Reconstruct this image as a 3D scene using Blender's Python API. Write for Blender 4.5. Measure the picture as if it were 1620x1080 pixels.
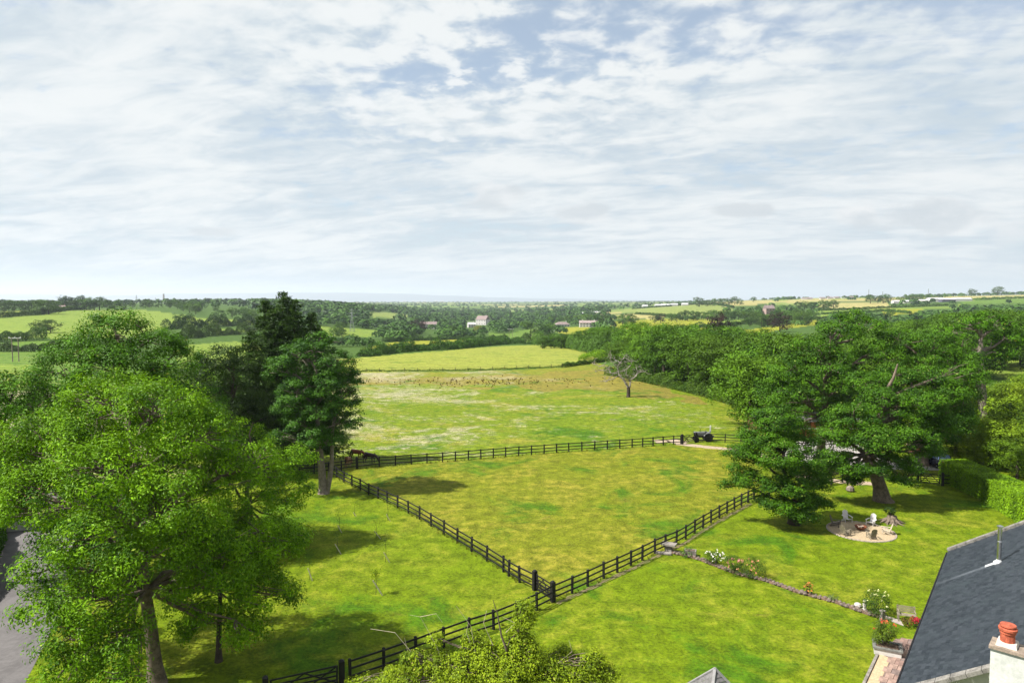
import bpy, bmesh, math, random
import numpy as np
from mathutils import Vector, Matrix

# ------------------------------------------------------------------ camera, sky, sun, exposure
S = bpy.context.scene
for o in list(bpy.data.objects): bpy.data.objects.remove(o)
COL = S.collection
CAMH, PITCH, F = 20.0, math.radians(3.44), 1080.0
cd = bpy.data.cameras.new('camera'); cam = bpy.data.objects.new('camera', cd); COL.objects.link(cam)
cam.location = (0, 0, CAMH); cam.rotation_euler = (math.pi/2 - PITCH, 0, 0)
cd.sensor_width = 36; cd.lens = 24; cd.clip_start = .5; cd.clip_end = 60000
S.camera = cam
S.view_settings.view_transform = 'Standard'; S.view_settings.look = 'None'
S.view_settings.gamma = 1; S.view_settings.use_curve_mapping = False
S.view_settings.exposure = 1.18
SUN_EL, SUN_DIR = 50, (-0.97, -0.22)         # the sun stands to the left and a little behind the camera
sd = bpy.data.lights.new('sun', 'SUN'); sun = bpy.data.objects.new('sun', sd); COL.objects.link(sun)
sd.energy = 5.0; sd.angle = math.radians(.53); sd.color = (1, .955, .88)
el = math.radians(SUN_EL)
sv = Vector((SUN_DIR[0]*math.cos(el), SUN_DIR[1]*math.cos(el), math.sin(el))).normalized()
sun.rotation_euler = sv.to_track_quat('Z', 'Y').to_euler()

W = bpy.data.worlds.new('World'); S.world = W; W.use_nodes = True
nt = W.node_tree; nt.nodes.clear()
class NT:
    """small helper to wire nodes"""
    def __init__(s, t): s.t = t
    def n(s, typ, ins=None, **kw):
        nd = s.t.nodes.new(typ)
        for k, v in kw.items(): setattr(nd, k, v)
        for k, v in (ins or {}).items():
            if isinstance(v, bpy.types.NodeSocket): s.t.links.new(v, nd.inputs[k])
            else: nd.inputs[k].default_value = v
        return nd
    def m(s, op, a, b=None, c=None, clamp=False):
        nd = s.t.nodes.new('ShaderNodeMath'); nd.operation = op; nd.use_clamp = clamp
        for i, v in enumerate((a, b, c)):
            if v is None: continue
            if isinstance(v, bpy.types.NodeSocket): s.t.links.new(v, nd.inputs[i])
            else: nd.inputs[i].default_value = v
        return nd.outputs[0]
    def noise(s, vec, scale, detail=4, rough=.55, dist=0):
        return s.n('ShaderNodeTexNoise', {'Vector': vec, 'Scale': scale, 'Detail': detail, 'Roughness': rough, 'Distortion': dist}).outputs['Fac']
    def ramp(s, v, a, b, lo=0., hi=1.):
        nd = s.t.nodes.new('ShaderNodeMapRange'); nd.interpolation_type = 'SMOOTHSTEP'
        s.t.links.new(v, nd.inputs[0])
        for i, q in enumerate((a, b, lo, hi)): nd.inputs[i+1].default_value = q
        return nd.outputs[0]
    def mix(s, f, a, b, typ='MIX'):
        nd = s.t.nodes.new('ShaderNodeMix'); nd.data_type = 'RGBA'; nd.blend_type = typ
        for k, v in ((0, f), (6, a), (7, b)):
            if isinstance(v, bpy.types.NodeSocket): s.t.links.new(v, nd.inputs[k])
            else: nd.inputs[k].default_value = (*v, 1) if isinstance(v, tuple) and len(v) == 3 else v
        return nd.outputs[2]

w = NT(nt)
sky = w.n('ShaderNodeTexSky', sky_type='NISHITA', sun_disc=False, sun_elevation=el,
          sun_rotation=math.atan2(SUN_DIR[0], SUN_DIR[1]), air_density=1.0, dust_density=.6, ozone_density=.9)
skyc = w.mix(1.0, sky.outputs[0], (.10, .10, .10), 'MULTIPLY')
tc = w.n('ShaderNodeTexCoord')
sp = w.n('ShaderNodeSeparateXYZ', {0: tc.outputs['Generated']})
X, Y, Z = sp.outputs
Zc = w.m('MAXIMUM', Z, 0.0)
zz = w.m('ADD', Zc, .16)
u = w.m('DIVIDE', X, zz); v = w.m('DIVIDE', Y, zz)
P1 = w.n('ShaderNodeCombineXYZ', {0: u, 1: v, 2: 0.0}).outputs[0]
rot = w.n('ShaderNodeVectorRotate', {'Vector': P1, 'Angle': .30}, rotation_type='Z_AXIS').outputs[0]
st = w.n('ShaderNodeMapping', {'Vector': rot, 'Scale': (.75, 1.5, 1)}).outputs[0]
wisp = w.noise(st, 1.25, 10, .60, .8)
wisp2 = w.noise(w.n('ShaderNodeMapping', {'Vector': st, 'Location': (7.3, 2.1, 0)}).outputs[0], 4.2, 9, .62, .7)
big = w.noise(w.n('ShaderNodeMapping', {'Vector': P1, 'Location': (3.1, .4, 0)}).outputs[0], .9, 4, .5)
puff = w.noise(w.n('ShaderNodeMapping', {'Vector': P1, 'Location': (1.7, 5.2, 0)}).outputs[0], 9.5, 5, .55, .25)
def blob(cx, cz, rx, rz):      # soft region of the sky, given as direction x and z at y = 1
    a = w.m('DIVIDE', X, Y); b = w.m('DIVIDE', Z, Y)
    a = w.m('DIVIDE', w.m('SUBTRACT', a, cx), rx); b = w.m('DIVIDE', w.m('SUBTRACT', b, cz), rz)
    d = w.m('ADD', w.m('MULTIPLY', a, a), w.m('MULTIPLY', b, b))
    front = w.m('GREATER_THAN', Y, .05)
    return w.m('MULTIPLY', w.m('POWER', 2.718, w.m('MULTIPLY', d, -1.0)), front)
gap = w.m('ADD', blob(.22, .385, .26, .07), w.m('MULTIPLY', blob(.66, .43, .2, .06), 1.0))
gap = w.m('ADD', gap, w.m('MULTIPLY', blob(-.12, .33, .17, .06), .7))
gap = w.m('ADD', gap, w.m('MULTIPLY', blob(-.6, .46, .2, .04), .45))
cover = w.m('ADD', w.m('MULTIPLY', wisp, .75), w.m('MULTIPLY', big, .55))
cover = w.m('ADD', cover, w.m('MULTIPLY', w.m('SUBTRACT', puff, .5), .8))
cover = w.m('SUBTRACT', cover, w.m('MULTIPLY', gap, .27))
cf = w.ramp(cover, .30, .60)
cf = w.m('MAXIMUM', cf, w.ramp(Zc, .16, .02))
cf = w.m('MULTIPLY_ADD', cf, .55, .45)
shade = w.m('ADD', w.m('MULTIPLY', wisp, .55), w.m('MULTIPLY', wisp2, .45))
shade = w.m('ADD', shade, w.m('MULTIPLY', w.m('SUBTRACT', puff, .5), w.m('MULTIPLY', blob(.0, .37, .36, .13), 1.3)))
shade = w.m('ADD', shade, w.m('MULTIPLY', w.m('SUBTRACT', big, .5), .35))
cc = w.mix(w.ramp(shade, .37, .62), (.385, .445, .495), (.575, .595, .60))
# low cumulus with grey bases
cp = w.n('ShaderNodeCombineXYZ', {0: w.m('DIVIDE', X, w.m('ADD', w.m('MAXIMUM', Y, .1), 0)), 1: w.m('MULTIPLY', Z, 2.3), 2: 0.0}).outputs[0]
cp = w.n('ShaderNodeMapping', {'Vector': cp, 'Location': (2.37, .9, 0)}).outputs[0]
cn = w.noise(cp, 6.5, 7, .55, .3)
cn2 = w.noise(w.n('ShaderNodeMapping', {'Vector': cp, 'Location': (0, -.055, 0)}).outputs[0], 6.5, 7, .55, .3)
cz = w.n('ShaderNodeVectorMath', {0: w.n('ShaderNodeTexNoise', {'Vector': cp, 'Scale': 7., 'Detail': 5}).outputs['Color'], 1: (.5, .5, .5)}, operation='SUBTRACT')
low = blob(.64, .118, .13, .032)
for b_ in ((.49, .128, .055, .026), (.55, .072, .06, .011), (.375, .075, .035, .006), (.74, .10, .08, .03), (.11, .122, .05, .018), (.21, .066, .05, .010), (-.44, .10, .05, .010), (-.02, .16, .05, .02), (.33, .13, .05, .012)):
    low = w.m('MAXIMUM', low, w.m('MULTIPLY', blob(*b_), 1.0 if b_[0] > .4 else .85))
low = w.m('ADD', low, w.m('MULTIPLY', blob(-.03, .13, .18, .03), .5))
cum = w.ramp(w.m('ADD', w.m('MULTIPLY', low, .62), w.m('MULTIPLY', w.m('SUBTRACT', cn, .5), 1.5)), .30, .55)
cum = w.m('MULTIPLY', cum, w.ramp(low, .05, .3))
cumc = w.mix(w.ramp(w.m('SUBTRACT', cn, cn2), -.16, .12), (.60, .605, .605), (.425, .455, .48))
col = w.mix(cf, skyc, cc)
col = w.mix(w.m('MULTIPLY', cum, .8), col, cumc)
# small bright puffs in the blue gap
sp_ = w.m('MULTIPLY', w.ramp(puff, .53, .64), w.ramp(blob(-.06, .29, .22, .08), .15, .7))
col = w.mix(w.m('MULTIPLY', sp_, .8), col, (.58, .60, .61))
hz = w.ramp(Zc, .06, .0)
col = w.mix(w.m('MULTIPLY', hz, .8), col, (.43, .48, .515))
bg = w.n('ShaderNodeBackground', {'Color': col, 'Strength': .67})
w.n('ShaderNodeOutputWorld', {0: bg.outputs[0]})
W.cycles.sampling_method = 'MANUAL'; W.cycles.sample_map_resolution = 512

# ------------------------------------------------------------------ terrain function and projection
DN = np.array([0, 200, 300, 450, 600, 750, 1000, 1500, 2200, 3500, 6000, 9000, 16000.])
COLS = {  # azimuth column (photo x) : heights at the distances above
 -500: [0, 0, -2, 1, 7, 10, 10, 9, 9, 8, 4, -6, -40],
  100: [0, 0, -2, 0, 6, 9.5, 9, 8, 9, 9, 4, -6, -40],
  260: [0, 0, -2, -2, 3, 8, 11, 14, 10, 8, 2, -6, -40],
  400: [0, 0, -2, -5, -2, 2, 8, 13, 9, 4, 0, -6, -40],
  550: [0, 0, -1, -8, -10, -8, -2, 8, 3, -4, -3, -4, -40],
  680: [0, 0, -1, -8, -14, -17, -18, -18, -16, -12, -4, 0, -30],
  810: [0, 0, -1, -8, -13, -17, -20, -22, -22, -18, -5, 0, -20],
  950: [0, 0, -1, -8, -11, -12, -12, -8, -6, 0, 5, 5, 0],
 1100: [0, 0, -1, -6, -7, -5, -2, 9, 9, 8, 6, 5, 0],
 1250: [0, 0, 0, -4, -5, -3, 0, 12, 24, 30, 30, 20, 0],
 1400: [0, 0, 0, -2, -2, 0, 5, 18, 28, 35, 35, 20, 0],
 1500: [0, 0, 0, -2, -2, 1, 8, 22, 33, 42, 42, 20, 0],
 1620: [0, 0, 0, 0, 0, 3, 12, 26, 40, 48, 48, 20, 0],
 2200: [0, 0, 0, 0, 0, 3, 12, 26, 40, 48, 48, 20, 0]}
CX = np.array(sorted(COLS)); TZ = np.array([COLS[c] for c in CX], float)
def _hermite(xs, F_, xq, axis):
    """smooth 1-D interpolation along axis of table F_ (columns first)"""
    pass
LG = np.linspace(0, 1, 400); LD = 16000*LG**2.2           # resample every column smoothly over distance
def smooth_col(zv):
    z = np.interp(LD, DN, zv)
    for _ in range(6):
        z = np.convolve(np.pad(z, 3, mode='edge'), np.ones(7)/7, 'valid')
    return z
TAB = np.array([smooth_col(r) for r in TZ])
UX = np.linspace(CX[0], CX[-1], 271)
TAB2 = np.array([np.interp(UX, CX, TAB[:, j]) for j in range(len(LD))]).T
for _ in range(3):
    TAB2 = np.apply_along_axis(lambda a: np.convolve(np.pad(a, 3, mode='edge'), np.ones(7)/7, 'valid'), 0, TAB2)
def TH(x, y):
    x = np.asarray(x, float); y = np.asarray(y, float)
    yy = np.maximum(y, 1.)
    px = np.clip(810 + 1080*x/yy, CX[0], CX[-1]-.01)
    fi = (px-UX[0])/(UX[1]-UX[0]); i = fi.astype(int); a = fi-i
    fj = np.clip((yy/16000)**(1/2.2), 0, .9999)*(len(LD)-1); j = fj.astype(int); b = fj-j
    z = (TAB2[i, j]*(1-a)*(1-b)+TAB2[i+1, j]*a*(1-b)+TAB2[i, j+1]*(1-a)*b+TAB2[i+1, j+1]*a*b)
    und = (np.sin(x*.011+1.3)*np.sin(y*.009+.4)*1.2 + np.sin(x*.031)*np.sin(y*.023+2)*.35)
    z = z + und*np.clip((y-260)/400, 0, 1)
    return np.where(y < 150, 0, z*np.clip((y-150)/60, 0, 1))
def th(x, y): return float(TH(x, y))
cp_, sp_n = math.cos(PITCH), math.sin(PITCH)
def ray(px, py):
    a = (px-810)/F; b = (540-py)/F
    return np.array([a, cp_+b*sp_n, -sp_n+b*cp_])
TS = np.geomspace(15, 16000, 1500)
def G(px, py):
    """where the line of sight through a photo point meets the ground"""
    r = ray(px, py); p = r[None, :]*TS[:, None]
    h = CAMH+p[:, 2]-TH(p[:, 0], p[:, 1])
    k = np.nonzero(h < 0)[0]
    if len(k) == 0:
        k = int(np.argmin(np.where(TS > 300, h, 1e9))); t = TS[k]
        return Vector((r[0]*t, r[1]*t, th(r[0]*t, r[1]*t)))
    k = k[0]; t0, t1 = (TS[k-1], TS[k]) if k else (1, TS[0])
    for _ in range(25):
        t = (t0+t1)/2; q = r*t
        if CAMH+q[2]-th(q[0], q[1]) < 0: t1 = t
        else: t0 = t
    return Vector((r[0]*t, r[1]*t, th(r[0]*t, r[1]*t)))
def PZ(px, py, z):
    r = ray(px, py); t = (z-CAMH)/r[2]; return Vector((r[0]*t, r[1]*t, z))
def PD(px, py, D):
    r = ray(px, py); t = D/r[1]; return Vector((r[0]*t, D, CAMH+r[2]*t))
def XD(px, D, z=None):
    x = (px-810)/1080*D; return Vector((x, D, th(x, D) if z is None else z))

# ------------------------------------------------------------------ object helpers
def tag(o, label=None, cat=None, group=None, kind=None):
    if label: o['label'] = label
    if cat: o['category'] = cat
    if group: o['group'] = group
    if kind: o['kind'] = kind
    return o
def empty(name, loc, label, cat, group=None, rz=0):
    o = bpy.data.objects.new(name, None); COL.objects.link(o); o.location = loc; o.rotation_euler = (0, 0, rz)
    o.empty_display_size = .3
    return tag(o, label, cat, group)
def link(name, me, parent=None, loc=(0, 0, 0), rz=0):
    o = bpy.data.objects.new(name, me); COL.objects.link(o)
    if parent: o.parent = parent
    o.location = loc; o.rotation_euler = (0, 0, rz)
    return o
def mesh_np(name, V, Fq, mats, attrs=None, smooth=False, mi=None):
    """V (n,3); Fq (m,k) array of faces with the same number of corners, or list of arrays"""
    me = bpy.data.meshes.new(name)
    fl = Fq if isinstance(Fq, list) else [Fq]
    fl = [np.asarray(f, np.int32) for f in fl if len(f)]
    loops = np.concatenate([f.ravel() for f in fl]); tot = np.concatenate([np.full(len(f), f.shape[1], np.int32) for f in fl])
    st_ = np.concatenate([[0], np.cumsum(tot)[:-1]]).astype(np.int32)
    me.vertices.add(len(V)); me.vertices.foreach_set('co', np.asarray(V, np.float32).ravel())
    me.loops.add(len(loops)); me.loops.foreach_set('vertex_index', loops)
    me.polygons.add(len(tot)); me.polygons.foreach_set('loop_start', st_)
    me.polygons.foreach_set('use_smooth', np.full(len(tot), smooth))
    if mi is not None: me.polygons.foreach_set('material_index', np.asarray(mi, np.int32))
    for m_ in (mats if isinstance(mats, (list, tuple)) else [mats]): me.materials.append(m_)
    for k, (typ, dom, arr) in (attrs or {}).items():
        a = me.attributes.new(k, typ, dom)
        a.data.foreach_set('value' if typ == 'FLOAT' else 'color', np.asarray(arr, np.float32).ravel())
    me.update(); me.validate(); return me
class MB:
    """collects boxes, bars, tubes into one mesh"""
    def __init__(s): s.v = []; s.f = []
    def add(s, vs, fs):
        n = len(s.v); s.v += [tuple(q) for q in vs]; s.f += [tuple(i+n for i in q) for q in fs]; return s
    def box(s, c, d, rz=0, taper=1., M=None):
        x, y, z = d[0]/2, d[1]/2, d[2]/2
        vs = [Vector((sx*x*(taper if k else 1), sy*y*(taper if k else 1), (z if k else -z))) for k in (0, 1) for sx, sy in ((-1, -1), (1, -1), (1, 1), (-1, 1))]
        R = M if M is not None else Matrix.Rotation(rz, 3, 'Z')
        c = Vector(c); vs = [R @ q + c for q in vs]
        return s.add(vs, [(3, 2, 1, 0), (4, 5, 6, 7), (0, 1, 5, 4), (1, 2, 6, 5), (2, 3, 7, 6), (3, 0, 4, 7)])
    def bar(s, a, b, wd, h):
        a = Vector(a); b = Vector(b); d = b-a; L = d.length; d.normalize()
        up = Vector((0, 0, 1)) if abs(d.z) < .95 else Vector((0, 1, 0))
        y = up.cross(d).normalized(); z = d.cross(y)
        return s.box((a+b)/2, (L, wd, h), M=Matrix((d, y, z)).transposed())
    def tube(s, pts, rad, n=8, cap=True):
        pts = [Vector(p) for p in pts]; base = len(s.v)
        ref = Vector((.31, .17, .93))
        for i, p in enumerate(pts):
            d = (pts[min(i+1, len(pts)-1)]-pts[max(i-1, 0)]).normalized()
            a = d.cross(ref if abs(d.dot(ref)) < .9 else Vector((1, 0, 0))).normalized(); b = d.cross(a)
            r = rad[i] if hasattr(rad, '__len__') else rad
            for k in range(n):
                t = 2*math.pi*k/n; s.v.append(tuple(p+(a*math.cos(t)+b*math.sin(t))*r))
        for i in range(len(pts)-1):
            for k in range(n):
                q = base+i*n; s.f.append((q+k, q+(k+1) % n, q+n+(k+1) % n, q+n+k))
        if cap:
            s.f.append(tuple(base+k for k in range(n))[::-1]); q = base+(len(pts)-1)*n; s.f.append(tuple(q+k for k in range(n)))
        return s
    def lathe(s, prof, c=(0, 0, 0), n=16):
        base = len(s.v); c = Vector(c)
        for r, z in prof:
            for k in range(n):
                t = 2*math.pi*k/n; s.v.append((c.x+r*math.cos(t), c.y+r*math.sin(t), c.z+z))
        for i in range(len(prof)-1):
            for k in range(n):
                q = base+i*n; s.f.append((q+k, q+(k+1) % n, q+n+(k+1) % n, q+n+k))
        s.f.append(tuple(base+k for k in range(n))[::-1]); q = base+(len(prof)-1)*n; s.f.append(tuple(q+k for k in range(n)))
        return s
    def mesh(s, name, mat, smooth=False):
        me = bpy.data.meshes.new(name); me.from_pydata(s.v, [], s.f)
        me.materials.append(mat)
        if smooth:
            for p in me.polygons: p.use_smooth = True
        me.update(); return me
    def build(s, name, mat, parent=None, loc=(0, 0, 0), rz=0, smooth=False):
        return link(name, s.mesh(name, mat, smooth), parent, loc, rz)

# ------------------------------------------------------------------ materials
MATS = {}
def mat(name, col, rough=.8, var=.25, scale=3., bump=.0, bscale=30., metal=0., col2=None, spec=.3):
    if name in MATS: return MATS[name]
    m = bpy.data.materials.new(name); m.use_nodes = True; t = m.node_tree; t.nodes.clear(); q = NT(t)
    tcn = q.n('ShaderNodeTexCoord'); vec = tcn.outputs['Object']
    n1 = q.noise(vec, scale, 5, .6); n2 = q.noise(vec, scale*7, 3, .6)
    f = q.m('ADD', q.m('MULTIPLY', n1, .65), q.m('MULTIPLY', n2, .35))
    c2 = col2 or tuple(c*(1-var) for c in col); c1 = tuple(min(1, c*(1+var*.6)) for c in col)
    cc_ = q.mix(q.ramp(f, .38, .62), c2, c1)
    ins = {'Base Color': cc_, 'Roughness': rough, 'Metallic': metal, 'Specular IOR Level': spec}
    if bump:
        ins['Normal'] = q.n('ShaderNodeBump', {'Height': q.noise(vec, bscale, 4, .6), 'Strength': bump, 'Distance': .02}).outputs[0]
    b = q.n('ShaderNodeBsdfPrincipled', ins); q.n('ShaderNodeOutputMaterial', {0: b.outputs[0]})
    MATS[name] = m; return m
def leafmat(name, dark, light, transl=.35, objvar=.0, accent=None, tc=None):
    if 'petal' not in name: dark = tuple(x*.62 for x in dark); light = tuple(x*y for x, y in zip(light, (1.02, .98, .65)))
    if name in MATS: return MATS[name]
    m = bpy.data.materials.new(name); m.use_nodes = True; t = m.node_tree; t.nodes.clear(); q = NT(t)
    a = q.n('ShaderNodeAttribute', attribute_name='tint').outputs['Fac']
    c = q.mix(a, dark, light)
    if accent: c = q.mix(q.m('GREATER_THAN', a, .965), c, accent)
    if objvar:
        oi = q.n('ShaderNodeObjectInfo')
        r = oi.outputs['Random']
        c = q.mix(q.ramp(r, 0, 1, 0, objvar), c, tuple(min(1, x*1.0) for x in (light[0]*1.5, light[1]*1.15, light[2]*1.0)))
        r2 = q.m('FRACT', q.m('MULTIPLY', r, 7.31))
        val = q.ramp(r2, 0, 1, .68, 1.25)
        c = q.mix(1.0, c, q.n('ShaderNodeCombineXYZ', {0: val, 1: val, 2: val}).outputs[0], 'MULTIPLY')
    d = q.n('ShaderNodeBsdfPrincipled', {'Base Color': c, 'Roughness': .5, 'Specular IOR Level': .12})
    tcl = q.mix(1.0, c, tc or (1.35, 1.25, .45), 'MULTIPLY')
    tr = q.n('ShaderNodeBsdfTranslucent', {'Color': tcl})
    mx = q.n('ShaderNodeMixShader', {0: transl, 1: d.outputs[0], 2: tr.outputs[0]})
    q.n('ShaderNodeOutputMaterial', {0: mx.outputs[0]})
    MATS[name] = m; return m
M_ash = leafmat('leaf_ash', (.020, .095, .004), (.20, .40, .008), .2, accent=(.30, .38, .05))
M_syc = leafmat('leaf_sycamore', (.020, .072, .004), (.095, .245, .008), .17, accent=(.20, .22, .03))
M_oak = leafmat('leaf_oak', (.014, .062, .005), (.074, .185, .007), .14, accent=(.18, .25, .04))
M_oak2 = leafmat('leaf_poplar', (.014, .066, .008), (.075, .195, .020), .15, accent=(.15, .27, .06))
M_dark = leafmat('leaf_dark', (.018, .044, .014), (.045, .09, .018), .25)
M_conif = leafmat('needles', (.014, .045, .008), (.055, .115, .020), .12)
M_ywg = leafmat('leaf_yellow_green', (.07, .14, .006), (.29, .40, .022), .28, accent=(.36, .36, .06))
M_wood = leafmat('leaf_wood', (.016, .066, .005), (.08, .188, .009), .14, objvar=.35)
M_woodd = leafmat('leaf_far', (.010, .042, .008), (.066, .155, .024), .12, objvar=.42)
M_right = leafmat('leaf_right_wood', (.028, .085, .006), (.14, .25, .014), .2, objvar=.45)
M_hedge = leafmat('leaf_clipped', (.045, .13, .006), (.22, .40, .014), .22)
M_bramble = leafmat('leaf_bramble', (.025, .075, .010), (.095, .175, .02), .22, accent=(.18, .15, .06))
M_purple = leafmat('leaf_copper', (.018, .014, .016), (.045, .03, .03), .2)
M_shrub = leafmat('leaf_shrub', (.025, .065, .015), (.07, .14, .02), .3)
M_bark = mat('bark', (.13, .10, .075), .9, .45, 3, .7, 14)
M_barkd = mat('bark_dark', (.05, .038, .028), .9, .4, 3, .6, 14)
M_barkp = mat('bark_pale', (.17, .14, .115), .9, .35, 3, .6, 14)
M_post = mat('black_timber', (.006, .005, .007), .62, .3, 3, .3, 40, spec=.35)

# ------------------------------------------------------------------ ground colours by land parcel
def inpoly(px, py, poly):
    inside = np.zeros(px.shape, bool); n = len(poly); j = n-1
    for i in range(n):
        xi, yi = poly[i]; xj, yj = poly[j]
        c = ((yi > py) != (yj > py)) & (px < (xj-xi)*(py-yi)/((yj-yi) if yj != yi else 1e-9)+xi)
        inside ^= c; j = i
    return inside
LAWN = (.090, .134, .001); PAD = (.113, .132, .005); MEAD = (.095, .142, .004)
C_lime = (.115, .175, .018); C_yel = (.18, .19, .006); C_tan = (.27, .235, .09); C_pale = (.14, .18, .04)
C_green = (.065, .13, .012); C_scrub = (.04, .08, .009); C_hay = (.165, .195, .022); C_oli = (.11, .15, .028)
PARCELS = [  # (colour, stripe, outline in photo coordinates, laid back onto the ground)
 (C_hay, .5, [(500, 590), (620, 588), (760, 586), (890, 580), (948, 574), (990, 560), (935, 556), (900, 549), (860, 545), (800, 547), (700, 555), (560, 566), (400, 578)]),
 (C_yel, .2, [(575, 553), (612, 542), (660, 539), (735, 536), (742, 539), (650, 549)]),
 (C_lime, .2, [(500, 516), (560, 519), (600, 522), (606, 527), (580, 533), (500, 531)]),
 (C_pale, .1, [(576, 495), (610, 493), (652, 500), (630, 503), (590, 502)]),
 (C_green, .2, [(770, 526), (800, 528), (820, 524), (850, 518), (860, 522), (860, 541), (820, 541), (780, 536)]),
 (C_yel, .3, [(870, 520), (935, 515), (925, 528), (895, 531)]),
 (C_yel, .3, [(940, 512), (970, 508), (1110, 504), (1165, 512), (1110, 518), (1010, 522), (980, 520)]),
 (C_yel, .2, [(1060, 526), (1130, 517), (1180, 521), (1120, 534), (1080, 536)]),
 (C_pale, .25, [(955, 493), (1000, 488), (1110, 480.5), (1160, 490), (1120, 500), (1050, 497.5)]),
 (C_tan, .1, [(950, 503), (1000, 496), (1055, 500), (1040, 505)]),
 (C_tan, .1, [(1110, 479.5), (1160, 476), (1225, 474), (1215, 480), (1150, 486)]),
 (C_lime, .1, [(1125, 510), (1200, 504), (1320, 497), (1310, 503), (1200, 508), (1150, 512)]),
 (C_tan, .1, [(1290, 484), (1320, 479), (1400, 477), (1410, 486), (1320, 488)]),
 (C_tan, .1, [(1225, 478), (1300, 470), (1340, 471), (1300, 476), (1260, 480)]),
 (C_tan, .1, [(1340, 474), (1400, 469), (1440, 470), (1400, 475)]),
 (C_lime, .1, [(1290, 492), (1400, 488), (1520, 483), (1500, 488), (1400, 492), (1300, 497)]),
 (C_yel, .2, [(1170, 524), (1290, 506), (1310, 511), (1230, 522), (1200, 530)]),
 (C_yel, .1, [(1395, 491), (1465, 488), (1445, 495), (1400, 500)]),
 (C_tan, .1, [(1475, 475), (1500, 470), (1700, 464), (1700, 469), (1540, 474)]),
 (C_green, .1, [(1500, 478), (1560, 474), (1700, 470), (1700, 478), (1545, 481)]),
 (C_lime, .3, [(1540, 560), (1570, 552), (1720, 545), (1720, 585), (1600, 600), (1555, 590)]),
 (C_green, .1, [(1335, 532), (1360, 521), (1405, 518), (1400, 530), (1350, 540)]),
 (C_lime, .25, [(-200, 540), (-200, 506), (0, 502), (60, 499), (95, 493), (150, 489), (215, 489), (290, 499), (330, 504.5), (402, 507), (402, 513), (330, 513), (265, 518), (200, 535)]),
 (C_hay, .1, [(-200, 498), (0, 493), (50, 491), (60, 493), (0, 500), (-200, 505)]),
 (C_green, .1, [(-200, 549), (0, 543), (70, 538), (130, 538), (130, 546), (0, 549)]),
 (C_green, .2, [(-400, 640), (-400, 558), (60, 556), (200, 552), (200, 640)]),
 (C_lime, .2, [(-400, 600), (-300, 575), (40, 577), (75, 600), (40, 640)]),
 (C_lime, .2, [(280, 552), (300, 545), (370, 540), (420, 545), (400, 585), (280, 585)]),
 (C_lime, .1, [(330, 523), (345, 521), (410, 521), (410, 526), (345, 528)]),
]
PARC = [(c, s_, [(G(*q).x, G(*q).y) for q in pl]) for c, s_, pl in PARCELS]
HPX = [(678, 520), (764, 514), (889, 517), (931, 517), (877, 524), (746, 518), (1216, 497)]
def hides(x, D, h):
    """would a tree of height h at photo column x, distance D stand in front of an open field"""
    b = 475+1080*(20-TH((x-810)/1080*D, D))/D; ok = np.zeros(np.shape(x), bool)
    for f_ in (.1, .4, .7, .95):
        y_ = b-1080*h*f_/D
        for c_, s_, pl in PARCELS: ok |= inpoly(np.asarray(x, float), np.asarray(y_, float), pl)
        for hx, hy in HPX: ok |= (np.abs(np.asarray(x)-hx) < 14) & (np.abs(y_-hy+3) < 6)
    return ok
paddock = [(G(*q).x, G(*q).y) for q in [(540, 740), (600, 738), (800, 722), (1075, 703), (1160, 706), (1205, 735), (1197, 790), (1050, 869), (874, 950), (848, 931), (700, 835), (600, 780)]]
meadow = [(G(*q).x, G(*q).y) for q in [(-300, 760), (-300, 640), (300, 600), (500, 590), (640, 589), (800, 586), (890, 581), (945, 574), (990, 585), (1050, 608), (1165, 638), (1260, 680), (1160, 704), (1075, 702), (800, 720), (560, 739), (300, 756)]]
ROUGH = [(G(*q).x, G(*q).y) for q in [(500, 600), (640, 598), (760, 594), (900, 586), (960, 585), (1040, 605), (1130, 640), (1060, 632), (960, 619), (800, 612), (640, 610), (500, 612)]]

def dist_path(px, py, pts):
    d = np.full(px.shape, 1e9)
    for (x0, y0), (x1, y1) in zip(pts[:-1], pts[1:]):
        vx, vy = x1-x0, y1-y0; t = np.clip(((px-x0)*vx+(py-y0)*vy)/(vx*vx+vy*vy+1e-9), 0, 1)
        d = np.minimum(d, np.hypot(px-x0-t*vx, py-y0-t*vy))
    return d
def vnoise(x, y, s, seed=0):
    """value noise for breaking up parcel edges"""
    r = np.random.RandomState(seed).rand(257, 257); x = x/s; y = y/s
    i = np.floor(x).astype(int); j = np.floor(y).astype(int); a = x-i; b = y-j
    a = a*a*(3-2*a); b = b*b*(3-2*b); g = lambda p, q: r[p % 257, q % 257]
    return g(i, j)*(1-a)*(1-b)+g(i+1, j)*a*(1-b)+g(i, j+1)*(1-a)*b+g(i+1, j+1)*a*b

ang = np.concatenate([np.linspace(-180, -46, 60)[:-1], np.linspace(-46, 46, 1120), np.linspace(46, 180, 60)[1:]])
rad_ = np.concatenate([np.linspace(.5, 22, 12)[:-1], 1/np.linspace(1/22, 1/3000, 760), np.geomspace(3000, 16000, 42)[1:]])
A_, R_ = np.meshgrid(np.radians(ang), rad_)
gx = np.sin(A_)*R_; gy = np.cos(A_)*R_; gz = TH(gx, gy)
gx_, gy_ = gx.ravel(), gy.ravel()
base = np.tile(np.array(C_scrub), (gx_.size, 1)); msk = np.zeros((gx_.size, 4)); msk[:, 3] = 1
far = gy_ > 1400
cell = np.random.RandomState(5)
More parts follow.
